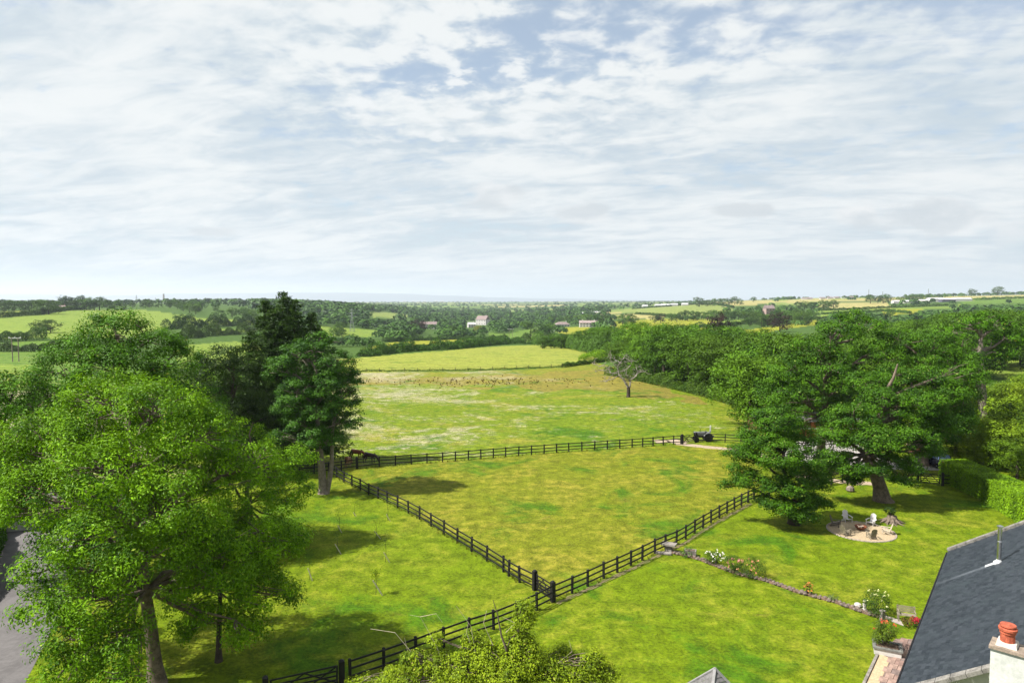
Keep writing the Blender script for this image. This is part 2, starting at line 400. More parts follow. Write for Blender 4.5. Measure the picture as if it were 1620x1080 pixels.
# far patchwork of fields (voronoi cells on the ground)
NC = 900; cxs = cell.uniform(-9000, 9000, NC); cys = np.exp(cell.uniform(np.log(1300), np.log(11000), NC)); csc = cys/16
pal = np.array([C_tan, C_pale, C_oli, C_green, C_scrub, C_scrub, C_lime, C_oli, C_hay])
pcol = pal[cell.randint(0, len(pal), NC)]
fi = np.nonzero(far)[0]
for ch in np.array_split(fi, 40):
    dd = ((gx_[ch, None]-cxs)**2+((gy_[ch, None]-cys)*1.0)**2)/csc**2
    o2 = np.partition(dd, 1, axis=1)[:, :2]; k = dd.argmin(1)
    c_ = pcol[k].copy(); e_ = (np.sqrt(o2.max(1))-np.sqrt(o2.min(1))) < .14; c_[e_] = np.array(C_scrub)*.8
    pxs = 810+1080*gx_[ch]/gy_[ch]; dk = (pxs < 930) & (gy_[ch] < 2200); c_[dk] = np.array(C_scrub)
    base[ch] = c_
jx = (vnoise(gx_, gy_, 7, 1)-.5)*1.5; jy = (vnoise(gx_, gy_, 7, 2)-.5)*1.5
near = gy_ < 240
base[near] = np.array(C_scrub)*1.3
base[gy_ < 96] = LAWN; msk[gy_ < 96, 1] = .58
for c_, s_, pl in PARC:
    k = inpoly(gx_+jx*2, gy_+jy*2, pl); base[k] = c_; msk[k, 2] = s_; msk[k, 1] = .32
k = inpoly(gx_+jx*.6, gy_+jy*.6, meadow); base[k] = MEAD; msk[k, 0] = 1.; msk[k, 1] = .55; msk[k, 2] = 0
k2 = inpoly(gx_+jx*6, gy_+jy*8, ROUGH) & k
base[k2] = (.135, .12, .02); msk[k2, 0] = .75
t_ = np.clip((gy_-150)/25, 0, 1)[:, None]*k[:, None]*.35; base = base*(1-t_)+np.array((.17, .145, .02))*t_*(1)
k = inpoly(gx_+jx*.1, gy_+jy*.1, paddock); base[k] = PAD; msk[k, 0] = 0; msk[k, 1] = .95; msk[k, 2] = 0
M_ground = bpy.data.materials.new('grassland'); M_ground.use_nodes = True
t = M_ground.node_tree; t.nodes.clear(); q = NT(t)
geo = q.n('ShaderNodeNewGeometry').outputs['Position']
b0 = q.n('ShaderNodeAttribute', attribute_name='base').outputs['Color']
mk = q.n('ShaderNodeAttribute', attribute_name='mask').outputs['Color']
ms = q.n('ShaderNodeSeparateColor', {0: mk}); mF, mP, mS = ms.outputs[0], ms.outputs[1], ms.outputs[2]
nL = q.noise(geo, .035, 6, .6, .6); nM = q.noise(geo, .16, 6, .65, .8); nS = q.noise(geo, .85, 6, .7, .3); nXS = q.noise(geo, 5.0, 4, .7); nG = q.noise(geo, 22., 3, .7)
# dry yellow-brown patches
dry = q.m('MULTIPLY', q.ramp(q.m('ADD', q.m('MULTIPLY', nM, .55), q.m('MULTIPLY', nS, .45)), .46, .66), mP)
c = q.mix(q.m('MULTIPLY', dry, .8), b0, (.20, .172, .022))
lush = q.m('MULTIPLY', q.ramp(q.noise(q.n('ShaderNodeMapping', {'Vector': geo, 'Location': (31, 17, 3)}).outputs[0], .13, 6, .65, .6), .52, .66), q.ramp(mP, 0, .4))
c = q.mix(q.m('MULTIPLY', lush, .85), c, (.034, .096, .001))
brn = q.m('MULTIPLY', q.ramp(q.noise(q.n('ShaderNodeMapping', {'Vector': geo, 'Location': (5, 47, 1)}).outputs[0], .35, 6, .7, .5), .60, .74), mP)
c = q.mix(q.m('MULTIPLY', brn, .55), c, (.14, .095, .03))
# clover and daisies in pale drifts
dr = q.n('ShaderNodeMapping', {'Vector': geo, 'Scale': (.8, 1.0, 1), 'Rotation': (0, 0, .5)}).outputs[0]
sxm = q.n('ShaderNodeSeparateXYZ', {0: geo})
fl = q.m('ADD', q.m('MULTIPLY', q.noise(dr, .055, 6, .65, 1.2), .55), q.m('MULTIPLY', q.noise(dr, .6, 6, .8, .6), .45))
fl = q.m('SUBTRACT', fl, q.m('MULTIPLY', sxm.outputs[0], .0012))
fl = q.m('MULTIPLY', q.m('MULTIPLY', q.ramp(fl, .50, .60), mF), q.ramp(q.noise(geo, 2.5, 3, .8), .40, .62, .35, 1.))
c = q.mix(q.m('MULTIPLY', fl, .9), c, (.33, .285, .205))
rusty = q.m('MULTIPLY', q.ramp(q.noise(dr, .10, 6, .7, .8), .52, .66), mF)
c = q.mix(q.m('MULTIPLY', rusty, .45), c, (.22, .185, .03))
# mowing swathes in the hay fields
sx = q.n('ShaderNodeSeparateXYZ', {0: geo})
wv = q.m('SINE', q.m('ADD', q.m('MULTIPLY', q.m('ADD', sx.outputs[0], q.m('MULTIPLY', sx.outputs[1], 2.6)), .33), q.m('MULTIPLY', nL, 9.)))
c = q.mix(q.m('MULTIPLY', q.m('MULTIPLY', q.ramp(wv, -.2, .9), mS), .55), c, (.32, .29, .10))
spk = q.m('MULTIPLY', q.ramp(q.noise(geo, 1.7, 4, .85), .60, .72), mP)
c = q.mix(q.m('MULTIPLY', spk, .5), c, (.17, .15, .04))
val = q.m('ADD', q.m('ADD', q.m('MULTIPLY', nXS, .55), q.m('MULTIPLY', nG, .45)), q.m('MULTIPLY', nS, .55))
val = q.ramp(val, .58, .98, .42, 1.55)
c = q.mix(1.0, c, q.n('ShaderNodeCombineXYZ', {0: val, 1: val, 2: val}).outputs[0], 'MULTIPLY')
bh = q.m('ADD', q.m('MULTIPLY', nXS, .6), q.m('MULTIPLY', nG, .4))
bp = q.n('ShaderNodeBump', {'Height': bh, 'Strength': .55, 'Distance': .12})
bs = q.n('ShaderNodeBsdfPrincipled', {'Base Color': c, 'Roughness': .9, 'Specular IOR Level': .12, 'Normal': bp.outputs[0]})
q.n('ShaderNodeOutputMaterial', {0: bs.outputs[0]})
nr, na = gx.shape
idx = np.arange(nr*na).reshape(nr, na)
FQ = np.stack([idx[:-1, :-1], idx[1:, :-1], idx[1:, 1:], idx[:-1, 1:]], -1).reshape(-1, 4)[:, ::-1]
nv = nr*na
Vg = np.concatenate([np.stack([gx_, gy_, gz.ravel()], 1), [[0, 0, 0]]])
cap = np.stack([np.full(na-1, nv), idx[0, :-1], idx[0, 1:]], 1)[:, ::-1]
bcol = np.concatenate([np.concatenate([base, np.ones((nv, 1))], 1), [[*LAWN, 1]]]); mcol = np.concatenate([msk, [[0, .4, 0, 1]]])
gm = mesh_np('ground', Vg, [FQ, cap], M_ground, {'base': ('FLOAT_COLOR', 'POINT', bcol), 'mask': ('FLOAT_COLOR', 'POINT', mcol)}, smooth=True)
tag(link('ground', gm), kind='structure')

# sea and the far shore
Msea = mat('sea_water', (.10, .16, .20), .35, .1, .001)
sb = MB(); sb.add([(-40000, 5000, -30), (40000, 5000, -30), (40000, 40000, -30), (-40000, 40000, -30)], [(0, 1, 2, 3)])
tag(sb.build('sea', Msea), kind='structure')
Mhill = mat('hills_haze_blue', (.045, .065, .085), .95, .2, .001)  # haze blue is put into the hill colour
def hills():
    n = 260; xs = np.linspace(-26000, 30000, n); V = []; ys = [21500, 22200, 23000, 24200, 26000, 28000]
    px = 810+1080*xs/24000
    top = np.interp(px, [-300, 0, 200, 300, 420, 600, 700, 830, 1000, 1300, 2000], [250, 262, 225, 285, 345, 300, 235, 120, 60, 20, 20])
    top = top+12*np.sin(xs*.0009)+7*np.sin(xs*.0031+1)
    for y, f in zip(ys, [0, .35, .7, .95, 1, .8]):
        for x, tt in zip(xs, top): V.append((x, y+300*math.sin(x*.0012), -35+(tt+15)*f))
    idx_ = np.arange(len(ys)*n).reshape(len(ys), n)
    Fh = np.stack([idx_[:-1, :-1], idx_[:-1, 1:], idx_[1:, 1:], idx_[1:, :-1]], -1).reshape(-1, 4)
    tag(link('distant_hills', mesh_np('distant_hills', np.array(V), Fh, Mhill, smooth=True)), kind='structure')
hills()

# ------------------------------------------------------------------ flat sheets: road, tracks, yard, paving
def sheet(name, pts, m_, dz=.006, kind='structure', label=None, cat=None):
    vs = [(p.x, p.y, p.z+dz) for p in pts]
    me = bpy.data.meshes.new(name); me.from_pydata(vs, [], [tuple(range(len(vs)))]); me.materials.append(m_); me.update()
    if me.polygons[0].normal.z < 0: me.flip_normals()
    return tag(link(name, me), label, cat, kind=kind)
def ribbon(name, line, wd, m_, dz=.006, n=40, jit=0.):
    pts = [Vector(p) for p in line]; out = []; rr = random.Random(3)
    L = [0]
    for a, b in zip(pts[:-1], pts[1:]): L.append(L[-1]+(b-a).length)
    for i in range(n):
        s_ = L[-1]*i/(n-1); k = max(j for j in range(len(L)) if L[j] <= s_+1e-6); k = min(k, len(pts)-2)
        p = pts[k].lerp(pts[k+1], (s_-L[k])/max(L[k+1]-L[k], 1e-6)); d = (pts[k+1]-pts[k]).normalized()
        nn = Vector((-d.y, d.x, 0)).normalized(); w1 = wd/2*(1+rr.uniform(-jit, jit)); w2 = wd/2*(1+rr.uniform(-jit, jit))
        for q_ in (p-nn*w2, p+nn*w1): out.append((q_.x, q_.y, th(q_.x, q_.y)+dz))
    me = bpy.data.meshes.new(name); me.from_pydata(out, [], [(2*i, 2*i+2, 2*i+3, 2*i+1) for i in range(n-1)]); me.materials.append(m_); me.update()
    if me.polygons[0].normal.z < 0: me.flip_normals()
    return tag(link(name, me), kind='structure')
M_asph = mat('asphalt', (.105, .098, .098), .9, .22, .5, .4, 60)
M_track = mat('stone_track', (.27, .21, .165), .95, .3, .8, .4, 25, col2=(.25, .2, .12))
M_conc = mat('concrete_yard', (.27, .25, .235), .9, .2, .5, .2, 20)
M_gravel = mat('pale_gravel', (.33, .255, .16), .95, .3, 9, .6, 60)
M_brickpave = mat('brick_paving', (.17, .12, .10), .9, .35, 2, .5, 25)
ribbon('road', [(-20, 14, 0), (-27, 30, 0), (-32.6, 43, 0), (-37, 52, 0), (-43, 62, 0), (-56, 76, 0), (-80, 95, 0)], 6.4, M_asph, .008)
ribbon('field_track', [G(1070, 698), G(1079, 703), G(1110, 706), G(1158, 711), G(1215, 722), G(1300, 728)], 1.6, M_track, .012, 30, .25)
ribbon('gate_wear_path', [G(1035, 698), G(1058, 697), G(1085, 701)], 2.2, M_track, .008, 10, .4)
ribbon('paddock_path', [G(1262, 752), G(1290, 757), G(1330, 762), G(1380, 765)], 1.6, M_track, .012, 12, .3)
sheet('yard', [G(1225, 698), G(1345, 698), G(1400, 722), G(1500, 733), G(1492, 744), G(1400, 742), G(1315, 735), G(1245, 728)], M_conc, .016)
ribbon('lane', [G(960, 566), G(985, 571), G(1010, 578), G(1045, 584), G(1070, 590), G(1110, 601), G(1200, 630)], 4.5, M_conc, .05, 40)

# ------------------------------------------------------------------ foliage generators
def leafset(P, N, Sz, T, rng, asp=.55):
    """one bent diamond leaf per point"""
    n = len(P); N = N/np.linalg.norm(N, axis=1, keepdims=True)
    r = rng.normal(size=(n, 3)); t_ = r-(r*N).sum(1, keepdims=True)*N; t_ /= np.linalg.norm(t_, axis=1, keepdims=True)+1e-9
    b = np.cross(N, t_); Sz = Sz[:, None]
    V = np.empty((n, 4, 3)); V[:, 0] = P-t_*Sz*.5; V[:, 1] = P+b*Sz*asp*.5+N*Sz*.12; V[:, 2] = P+t_*Sz*.5; V[:, 3] = P-b*Sz*asp*.5+N*Sz*.12
    Fq = np.arange(n*4).reshape(n, 4)
    return V.reshape(-1, 3), Fq, T
def sph(rng, n): d = rng.normal(size=(n, 3)); return d/np.linalg.norm(d, axis=1, keepdims=True)
def crown(rng, lobes, ncl, clr, lpc, ls, flat=.55, zmin=-.55, gap=0., inner=.10, up=.6, asp=.55, droop=0.):
    lobes = np.asarray(lobes, float); wgt = (lobes[:, 3]*lobes[:, 4]*lobes[:, 5])**(2/3); wgt /= wgt.sum()
    C = []; Dn = []; LB = []
    for li, (lb, w_) in enumerate(zip(lobes, wgt)):
        n = max(3, int(ncl*w_)); d = sph(rng, n*3); d = d[d[:, 2] > zmin][:n]
        rr = np.where(rng.rand(len(d)) < inner, rng.uniform(.3, .75, len(d)), rng.normal(.92, .09, len(d)))
        c_ = lb[:3]+d*rr[:, None]*lb[3:6]
        keep = np.ones(len(d), bool)
        for lj, lo in enumerate(lobes):
            if lj == li: continue
            q_ = np.linalg.norm((c_-lo[:3])/lo[3:6], axis=1); keep &= ~((q_ < .72) & (rng.rand(len(d)) > inner*1.3))
        if gap: keep &= rng.rand(len(d)) > gap
        C.append(c_[keep]); Dn.append(d[keep]); LB.append(np.full(keep.sum(), li))
    C = np.concatenate(C); Dn = np.concatenate(Dn); LB = np.concatenate(LB); n = len(C)
    R = clr*rng.uniform(.55, 1.35, n); cnt = np.maximum(3, (lpc*(R/clr)**2*rng.uniform(.7, 1.2, n))).astype(int)
    ci = np.repeat(np.arange(n), cnt); m = len(ci)
    e = sph(rng, m); rho = rng.rand(m)**.45
    off = e*rho[:, None]*R[ci][:, None]*(1+.25*rng.normal(size=(m, 1))*.6); off[:, 2] *= flat
    off[:, 2] -= droop*np.hypot(off[:, 0], off[:, 1])**1.5
    P = C[ci]+off
    N = .75*e+up*np.array([0, 0, 1])+.45*Dn[ci]+.30*rng.normal(size=(m, 3))
    ct = rng.rand(n); T = np.clip(.62*ct[ci]+.38*rng.rand(m), 0, .95); T = np.where(rng.rand(m) < .012, 1., T)
    Sz = ls*rng.uniform(.6, 1.35, m)
    return (*leafset(P, N, Sz, T, rng, asp), C, LB)
def leaf_mesh(name, parts, mats, extra=None):
    """parts: list of (V,F,T,material index) of leaves"""
    V = []; Fq = []; T = []; MI = []; o_ = 0
    for v_, f_, t__, mi in parts:
        V.append(v_); Fq.append(f_+o_); T.append(t__); MI.append(np.full(len(f_), mi)); o_ += len(v_)
    if extra:   # wood joined in (only for far trees)
        v_ = np.array(extra.v); V.append(v_); f4 = np.array([f for f in extra.f if len(f) == 4]); Fq.append(f4+o_); T.append(np.zeros(len(f4))); MI.append(np.full(len(f4), len(mats)-1))
    return mesh_np(name, np.concatenate(V), np.concatenate(Fq), mats, {'tint': ('FLOAT', 'FACE', np.concatenate(T))}, mi=np.concatenate(MI))
def limb(mb, a, b, r0, r1, rnd, n=4, sides=6, wob=.12, sag=0.):
    a = Vector(a); b = Vector(b); L = (b-a).length; pts = []; rs = []
    for i in range(n+1):
        t_ = i/n; p = a.lerp(b, t_)
        if 0 < i < n: p += Vector((rnd.uniform(-1, 1), rnd.uniform(-1, 1), rnd.uniform(-1, 1)))*L*wob*.5
        p.z += sag*L*math.sin(math.pi*t_); pts.append(p); rs.append(r0+(r1-r0)*t_)
    mb.tube(pts, rs, sides, False); return pts
def tree(name, label, cat, loc, h, lobes, ncl, clr, lpc, ls, leafm, barkm, trunk_r, seed, fork=.35, lean=(0, 0), gap=0., zmin=-.55,
         flat=.55, dead=0, group=None, up=.5, asp=.55, twigs=.35, droop=0., trunk_pts=None, inner=.12, trunk2=False):
    rng = np.random.RandomState(seed); rnd = random.Random(seed)
    root = empty(name, loc, label, cat, group)
    V, Fq, T, C, LB = crown(rng, lobes, ncl, clr, lpc, ls, flat, zmin, gap, inner, up, asp, droop)
    link('crown', leaf_mesh('crown', [(V, Fq, T, 0)], [leafm]), root)
    L = np.asarray(lobes, float); cen = (L[:, :3]*L[:, 3:4]).sum(0)/L[:, 3].sum()
    tb = MB()
    z1 = h*fork; top = Vector((cen[0]*.5+lean[0], cen[1]*.5+lean[1], z1))
    tp = trunk_pts or [(0, 0, -.3), (0, 0, .05), (top.x*.12, top.y*.12, z1*.18), (top.x*.45, top.y*.45, z1*.55), tuple(top)]
    trs = [trunk_r*1.9, trunk_r*1.45, trunk_r*1.05, trunk_r*.9, trunk_r*.75][:len(tp)]
    tb.tube(tp, trs, 12, False)
    top = Vector(tp[-1]); up_ = Vector((cen[0], cen[1], h*.86))
    lead = limb(tb, top, up_, trunk_r*.7, trunk_r*.12, rnd, 6, 8, .07)
    if trunk2: limb(tb, (trunk_r*.8, 0, 0), (trunk_r*3.2, .2, h*.5), trunk_r*.7, trunk_r*.3, rnd, 5, 8, .05)
    link('trunk', tb.mesh('trunk', barkm, True), root)
    bb = MB()
    for li, lb in enumerate(L):
        c_ = Vector(lb[:3]); s0 = min(lead+[top], key=lambda p: abs(p.z-(c_.z-lb[5]*.8-(c_-p).to_2d().length*.25)))
        pts = limb(bb, s0, c_, trunk_r*.36*min(1.3, lb[3]/3+.4), trunk_r*.12, rnd, 4, 6, .12, .05)
        ids = np.nonzero(LB == li)[0]
        for k_ in ids:
            if rnd.random() < twigs: limb(bb, pts[rnd.randint(2, 4)], C[k_], trunk_r*.10, .018+trunk_r*.012, rnd, 3, 4, .14)
    for _ in range(dead):   # bare dead branches standing out of the crown
        li = rnd.randrange(len(L)); lb = L[li]; d = Vector((rnd.uniform(-1, 1), rnd.uniform(-1, .2), rnd.uniform(-.1, .9))).normalized()
        e_ = Vector(lb[:3])+Vector((d.x*lb[3], d.y*lb[4], d.z*lb[5]))*rnd.uniform(1.0, 1.18)
        ps = limb(bb, Vector(lb[:3]), e_, trunk_r*.13, .018, rnd, 5, 5, .22)
        for j in range(3): limb(bb, ps[3+j % 2], e_+Vector((rnd.uniform(-1, 1), rnd.uniform(-1, 1), rnd.uniform(-.3, .8)))*.9, .04, .012, rnd, 3, 4, .2)
    link('branches', bb.mesh('branches', barkm, True), root)
    return root

# lobe helper: place lobes by photo position at a given depth, relative to the tree's foot
def LB_(foot, items, k=1.0):
    out = []
    for px, py, D, r, *rest in items:
        p = PD(px, py, D)-foot; rz = rest[0] if rest else r*.8
        out.append((p.x, p.y, p.z, r*k, r*k, rz*k))
    return out

# ------------------------------------------------------------------ hero trees on the left
f = Vector((-18.6, 34.6, 0))
tree('ash_tree', 'large bright green ash tree in the left foreground, its grey forked trunk beside the road', 'tree', f, 17,
     LB_(f, [(190, 640, 36, 3.0, 1.9), (255, 655, 34, 2.4, 1.7), (320, 690, 34, 2.2, 1.6), (110, 690, 38, 2.8, 2), (40, 700, 36, 2.4, 1.8), (385, 745, 36, 2.3, 1.7), (170, 745, 32, 2.4, 1.7),
             (60, 790, 33, 2.2, 1.5), (280, 790, 32, 2.3, 1.6), (410, 840, 36, 2.0, 1.5), (150, 850, 31, 2.2, 1.4), (350, 880, 34, 2.3, 1.6), (230, 880, 31, 2.0, 1.4),
             (75, 900, 31, 1.5, 1.0), (150, 950, 30, 1.7, 1.3), (410, 930, 36, 1.6, 1.2), (190, 1020, 30, 1.6, 1.4), (330, 985, 35, 1.8, 1.2), (110, 1010, 29, 1.3, 1.2), (260, 720, 38, 3., 2), (10, 740, 38, 2.2, 1.5), (440, 860, 38, 1.8, 1.4), (435, 940, 37, 1.4, 1.1), (120, 1060, 29, 1.4, 1.2), (200, 1075, 29, 1.0, .9), (60, 960, 30, 1.3, 1.), (400, 1000, 35, 1.1, .8), (310, 930, 34, 1.5, 1.0), (300, 840, 33, 2, 1.4), (60, 745, 35, 2.1, 1.6), (0, 800, 35, 2.0, 1.5), (140, 700, 35, 2.4, 1.8), (150, 1010, 30.5, 1.4, 1.2), (90, 1075, 29, 1.2, 1.1)], .86),
     1200, .64, 140, .17, M_ash, M_bark, .36, 11, .30, gap=.06, dead=9, twigs=.5, droop=.10, zmin=-.7, inner=.05, flat=.82, asp=.42)
f = Vector((-16.3, 36.8, 0))
tree('sapling_ash', 'slim dark-trunked young tree under the right edge of the big ash tree', 'tree', f, 8.5,
     LB_(f, [(330, 900, 37, 1.8, 1.2), (390, 900, 37, 1.6, 1.2), (360, 850, 38, 1.9, 1.4), (300, 960, 37, 1.4, 1.0), (390, 975, 37, 1.2, .8)]),
     170, .7, 100, .15, M_ash, M_barkd, .15, 12, .45, twigs=.5)
f = Vector((-30.5, 53, 0))
tree('sycamore_tree', 'round dark green sycamore tree behind the big ash, its top against the far field', 'tree', f, 19,
     LB_(f, [(185, 530, 52, 2.6, 1.8), (130, 555, 52, 2.6, 1.7), (235, 540, 53, 2.6, 1.8), (95, 590, 53, 2.4, 1.7), (275, 575, 53, 2.4, 1.8), (180, 590, 50, 3.2, 2.2), (120, 640, 52, 3, 2),
             (250, 630, 52, 3, 2), (310, 640, 54, 2.4, 1.8), (60, 640, 53, 2.6, 1.8), (200, 700, 50, 3.5, 2.5), (310, 700, 52, 2.5, 2), (170, 500, 53, .9, 1.0)], .92),
     520, .9, 135, .19, M_syc, M_bark, .45, 13, .35, gap=.03, dead=6, twigs=.2, up=.7)
f = Vector((-22, 54.5, 0))
tree('field_maple', 'lower bright green tree between the big ash and the staked saplings', 'tree', f, 12,
     LB_(f, [(380, 700, 54, 2.6, 1.8), (430, 735, 54, 2.0, 1.5), (400, 780, 53, 2.6, 1.8), (450, 790, 54, 1.6, 1.2), (350, 750, 54, 2.6, 2), (420, 850, 53, 2.2, 1.5), (360, 830, 53, 2.6, 1.8), (330, 680, 56, 2.4, 1.6), (452, 728, 55, 1.7, 1.3), (470, 770, 55, 1.5, 1.2), (462, 850, 54, 1.5, 1.2), (445, 905, 52, 1.3, .9), (400, 905, 52, 1.6, 1.)]),
     360, .8, 130, .18, M_ash, M_bark, .28, 14, .3, gap=.05, dead=2, twigs=.3)
f = Vector((-37, 47, 0))
tree('roadside_tree', 'dark green tree at the left edge, overhanging the road', 'tree', f, 13,
     LB_(f, [(-10, 640, 47, 2.6, 1.8), (30, 690, 47, 2.2, 1.8), (-40, 700, 46, 2.6, 2), (20, 760, 46, 2.4, 1.8), (-20, 800, 46, 2.4, 1.6), (60, 640, 49, 2, 1.4), (25, 610, 49, 1.8, 1.2)]),
     330, .8, 80, .19, M_syc, M_barkd, .3, 15, .3, twigs=.2)
f = Vector((-19.6, 69.9, 0))
tree('poplar_tree', 'tall open-crowned tree with twin pale trunks standing in front of the conifer', 'tree', f, 16.5,
     LB_(f, [(480, 560, 70, 1.9, 1.5), (530, 575, 70, 1.9, 1.5), (445, 585, 70, 1.6, 1.3), (470, 620, 69, 1.8, 1.4), (540, 630, 70, 1.8, 1.5), (505, 655, 69, 1.6, 1.3), (555, 665, 70, 1.2, 1.0),
             (470, 670, 69, 1.4, 1.1), (545, 600, 71, 1.8, 1.3), (445, 690, 69, 1.1, .8), (480, 725, 68.5, 1.3, .8), (500, 600, 72, 2.4, 2.0), (520, 695, 70, 1.6, 1.2), (505, 540, 70, 1.2, .9), (495, 690, 68, 1.5, 1.0), (460, 640, 70, 1.6, 1.3), (520, 610, 69, 1.6, 1.3)], 1.02),
     820, .62, 84, .20, M_oak2, M_barkp, .42, 16, .28, gap=.12, dead=13, twigs=.55, trunk2=True)
f = Vector((-26.5, 46.5, 0))
tree('holly_tree', 'dark low tree filling the shade behind the big ash trunk', 'tree', f, 9,
     LB_(f, [(150, 800, 47, 2.6, 2), (220, 830, 47, 2.4, 1.8), (110, 850, 46, 2, 1.5), (180, 880, 46, 2.2, 1.5), (260, 800, 48, 2.4, 1.8), (280, 870, 48, 2, 1.4), (80, 810, 48, 2, 1.5)]),
     230, .85, 90, .19, M_syc, M_barkd, .25, 51, .3, twigs=.1)
def conifer():
    f = Vector((-27.5, 82, 0)); root = empty('conifer_tree', f, 'very dark many-pointed conifer, tallest tree of the left group', 'tree')
    rng = np.random.RandomState(21); rnd = random.Random(21); P = []; N = []; Sz = []; T = []
    tb = MB(); tb.tube([(0, 0, -.3), (0, 0, 4), (0, 0, 12)], [.55, .45, .3], 10, False)
    tops = [(0, 0, 20.9, 4.4, 5.5), (1.4, .2, 20.0, 3.6, 5.5), (-2.1, 0, 19.9, 3.6, 5.5), (3.3, .6, 18.4, 3.4, 4), (-1, -.5, 18.9, 3.8, 4), (-4., .3, 16.2, 4.0, 2), (2.4, -.5, 16.5, 4.2, 2), (-6.5, 1, 13.5, 3.8, 1), (4.6, 0, 13.6, 3.6, 1)]
    for x, y, z1, rad, z0 in tops:
        tb.tube([(0, 0, z0), (x*.8, y*.8, z0+(z1-z0)*.4), (x, y, z1)], [.22, .12, .03], 6, False)
        z = z1
        while z > z0:
            fr = (z1-z)/(z1-z0); L = rad*(.16+.84*fr**.62)
            for k_ in range(7):
                a = rnd.uniform(0, 6.28); l_ = L*rnd.uniform(.65, 1.15); n = int(26*l_)+8
                s_ = rng.rand(n)**.7; side = rng.normal(size=n)*.22*(1.2-s_*.6)*max(l_, 1)*.5
                zz_ = z-.18*l_*s_**1.2+.25*s_**3*l_*.5+rng.normal(size=n)*.10-rng.rand(n)*.25
                px_ = x+np.cos(a)*s_*l_-np.sin(a)*side; py_ = y+np.sin(a)*s_*l_+np.cos(a)*side
                P.append(np.stack([px_, py_, zz_], 1)); N.append(np.stack([np.cos(a)*.5+0*s_, np.sin(a)*.5+0*s_, .7+0*s_], 1)+.55*rng.normal(size=(n, 3)))
                Sz.append(.34*rng.uniform(.6, 1.3, n)); T.append(np.clip(rng.rand()*.6+.4*rng.rand(n), 0, .95))
            z -= .46+.16*fr
    V, Fq, T_ = leafset(np.concatenate(P), np.concatenate(N), np.concatenate(Sz), np.concatenate(T), rng, .35)
    link('crown', leaf_mesh('crown', [(V, Fq, T_, 0)], [M_conif]), root); link('trunk', tb.mesh('trunk', M_barkd, True), root)
conifer()
f = Vector((-33, 76, 0))
tree('yew_tree', 'dark bushy tree filling the gap left of the conifer', 'tree', f, 14.5,
     LB_(f, [(350, 570, 76, 2.6, 2), (325, 600, 76, 2.8, 2.2), (375, 610, 77, 3, 2.4), (350, 660, 75, 3.4, 2.4), (400, 660, 78, 3.2, 2.4), (420, 700, 77, 3.0, 2.), (300, 640, 77, 2.6, 2), (440, 650, 80, 2.6, 2.4)]),
     420, .85, 60, .26, M_dark, M_barkd, .4, 22, .25, twigs=.1)

# ------------------------------------------------------------------ hero trees on the right
f = Vector((25.3, 60.2, 0))
tree('young_oak', 'smaller dense oak tree with low skirts left of the fire pit', 'tree', f, 11,
     LB_(f, [(1230, 665, 60, 1.9, 1.4), (1200, 690, 60, 1.8, 1.3), (1260, 690, 60, 1.7, 1.3), (1175, 720, 60, 1.5, 1.1), (1230, 720, 58.5, 2.0, 1.5), (1275, 735, 59, 1.6, 1.3), (1165, 745, 60, 1.0, .7), (1255, 770, 58.5, 1.9, 1.2),
             (1285, 795, 59, 1.3, .8), (1225, 765, 59, 1.2, .8), (1240, 800, 58.5, 1.1, .6), (1295, 760, 60, 1.0, .9), (1210, 655, 61, 1.2, .9), (1148, 770, 60.5, .6, .5), (1270, 812, 58.5, 1.3, .7), (1215, 795, 59, 1.2, .7), (1255, 790, 58, 1.3, .8), (1305, 800, 59.5, .8, .6), (1185, 760, 59.5, 1.3, .9)], .95),
     520, .64, 130, .17, M_oak, M_barkd, .42, 31, .18, gap=.02, twigs=.3, zmin=-.8)
f = Vector((37.0, 67.2, 0))
tree('oak_tree', 'broad spreading oak with stout pale trunk above the fire pit lawn', 'tree', f, 16,
     LB_(f, [(1400, 640, 66, 2.6, 1.7), (1350, 660, 66, 2.4, 1.6), (1455, 640, 67, 2.6, 1.7), (1320, 690, 66, 1.9, 1.4), (1500, 620, 69, 2.3, 1.6), (1380, 690, 64.5, 2.2, 1.4), (1440, 690, 65, 2.4, 1.6), (1330, 730, 66, 1.6, 1.1),
             (1470, 600, 70, 2.4, 1.5), (1420, 600, 70, 2.6, 1.6), (1370, 610, 70, 2.6, 1.6), (1420, 730, 64.5, 1.7, 1.0), (1350, 755, 67, 1.2, .8), (1450, 740, 66, 1.2, .8), (1530, 590, 70, 1.7, 1.2), (1490, 670, 68, 1.9, 1.5), (1515, 650, 70, 1.5, 1.2), (1312, 725, 66, 1.4, 1.0), (1345, 742, 65, 1.3, .9), (1385, 742, 64, 1.2, .7), (1430, 757, 64.5, 1.2, .7), (1468, 712, 66, 1.4, 1.0), (1490, 695, 68, 1.5, 1.1), (1400, 705, 63.5, 1.6, 1.0), (1300, 750, 67, 1.0, .7)], .88),
     760, .76, 150, .19, M_oak, M_bark, .62, 32, .26, gap=.05, dead=9, twigs=.4, lean=(-.8, 0), trunk_pts=[(.1, 0, -.3), (0, 0, .1), (-.25, 0, 1.4), (-.8, 0, 3.0), (-1.6, .2, 4.6)])
f = Vector((36.5, 80, 0))
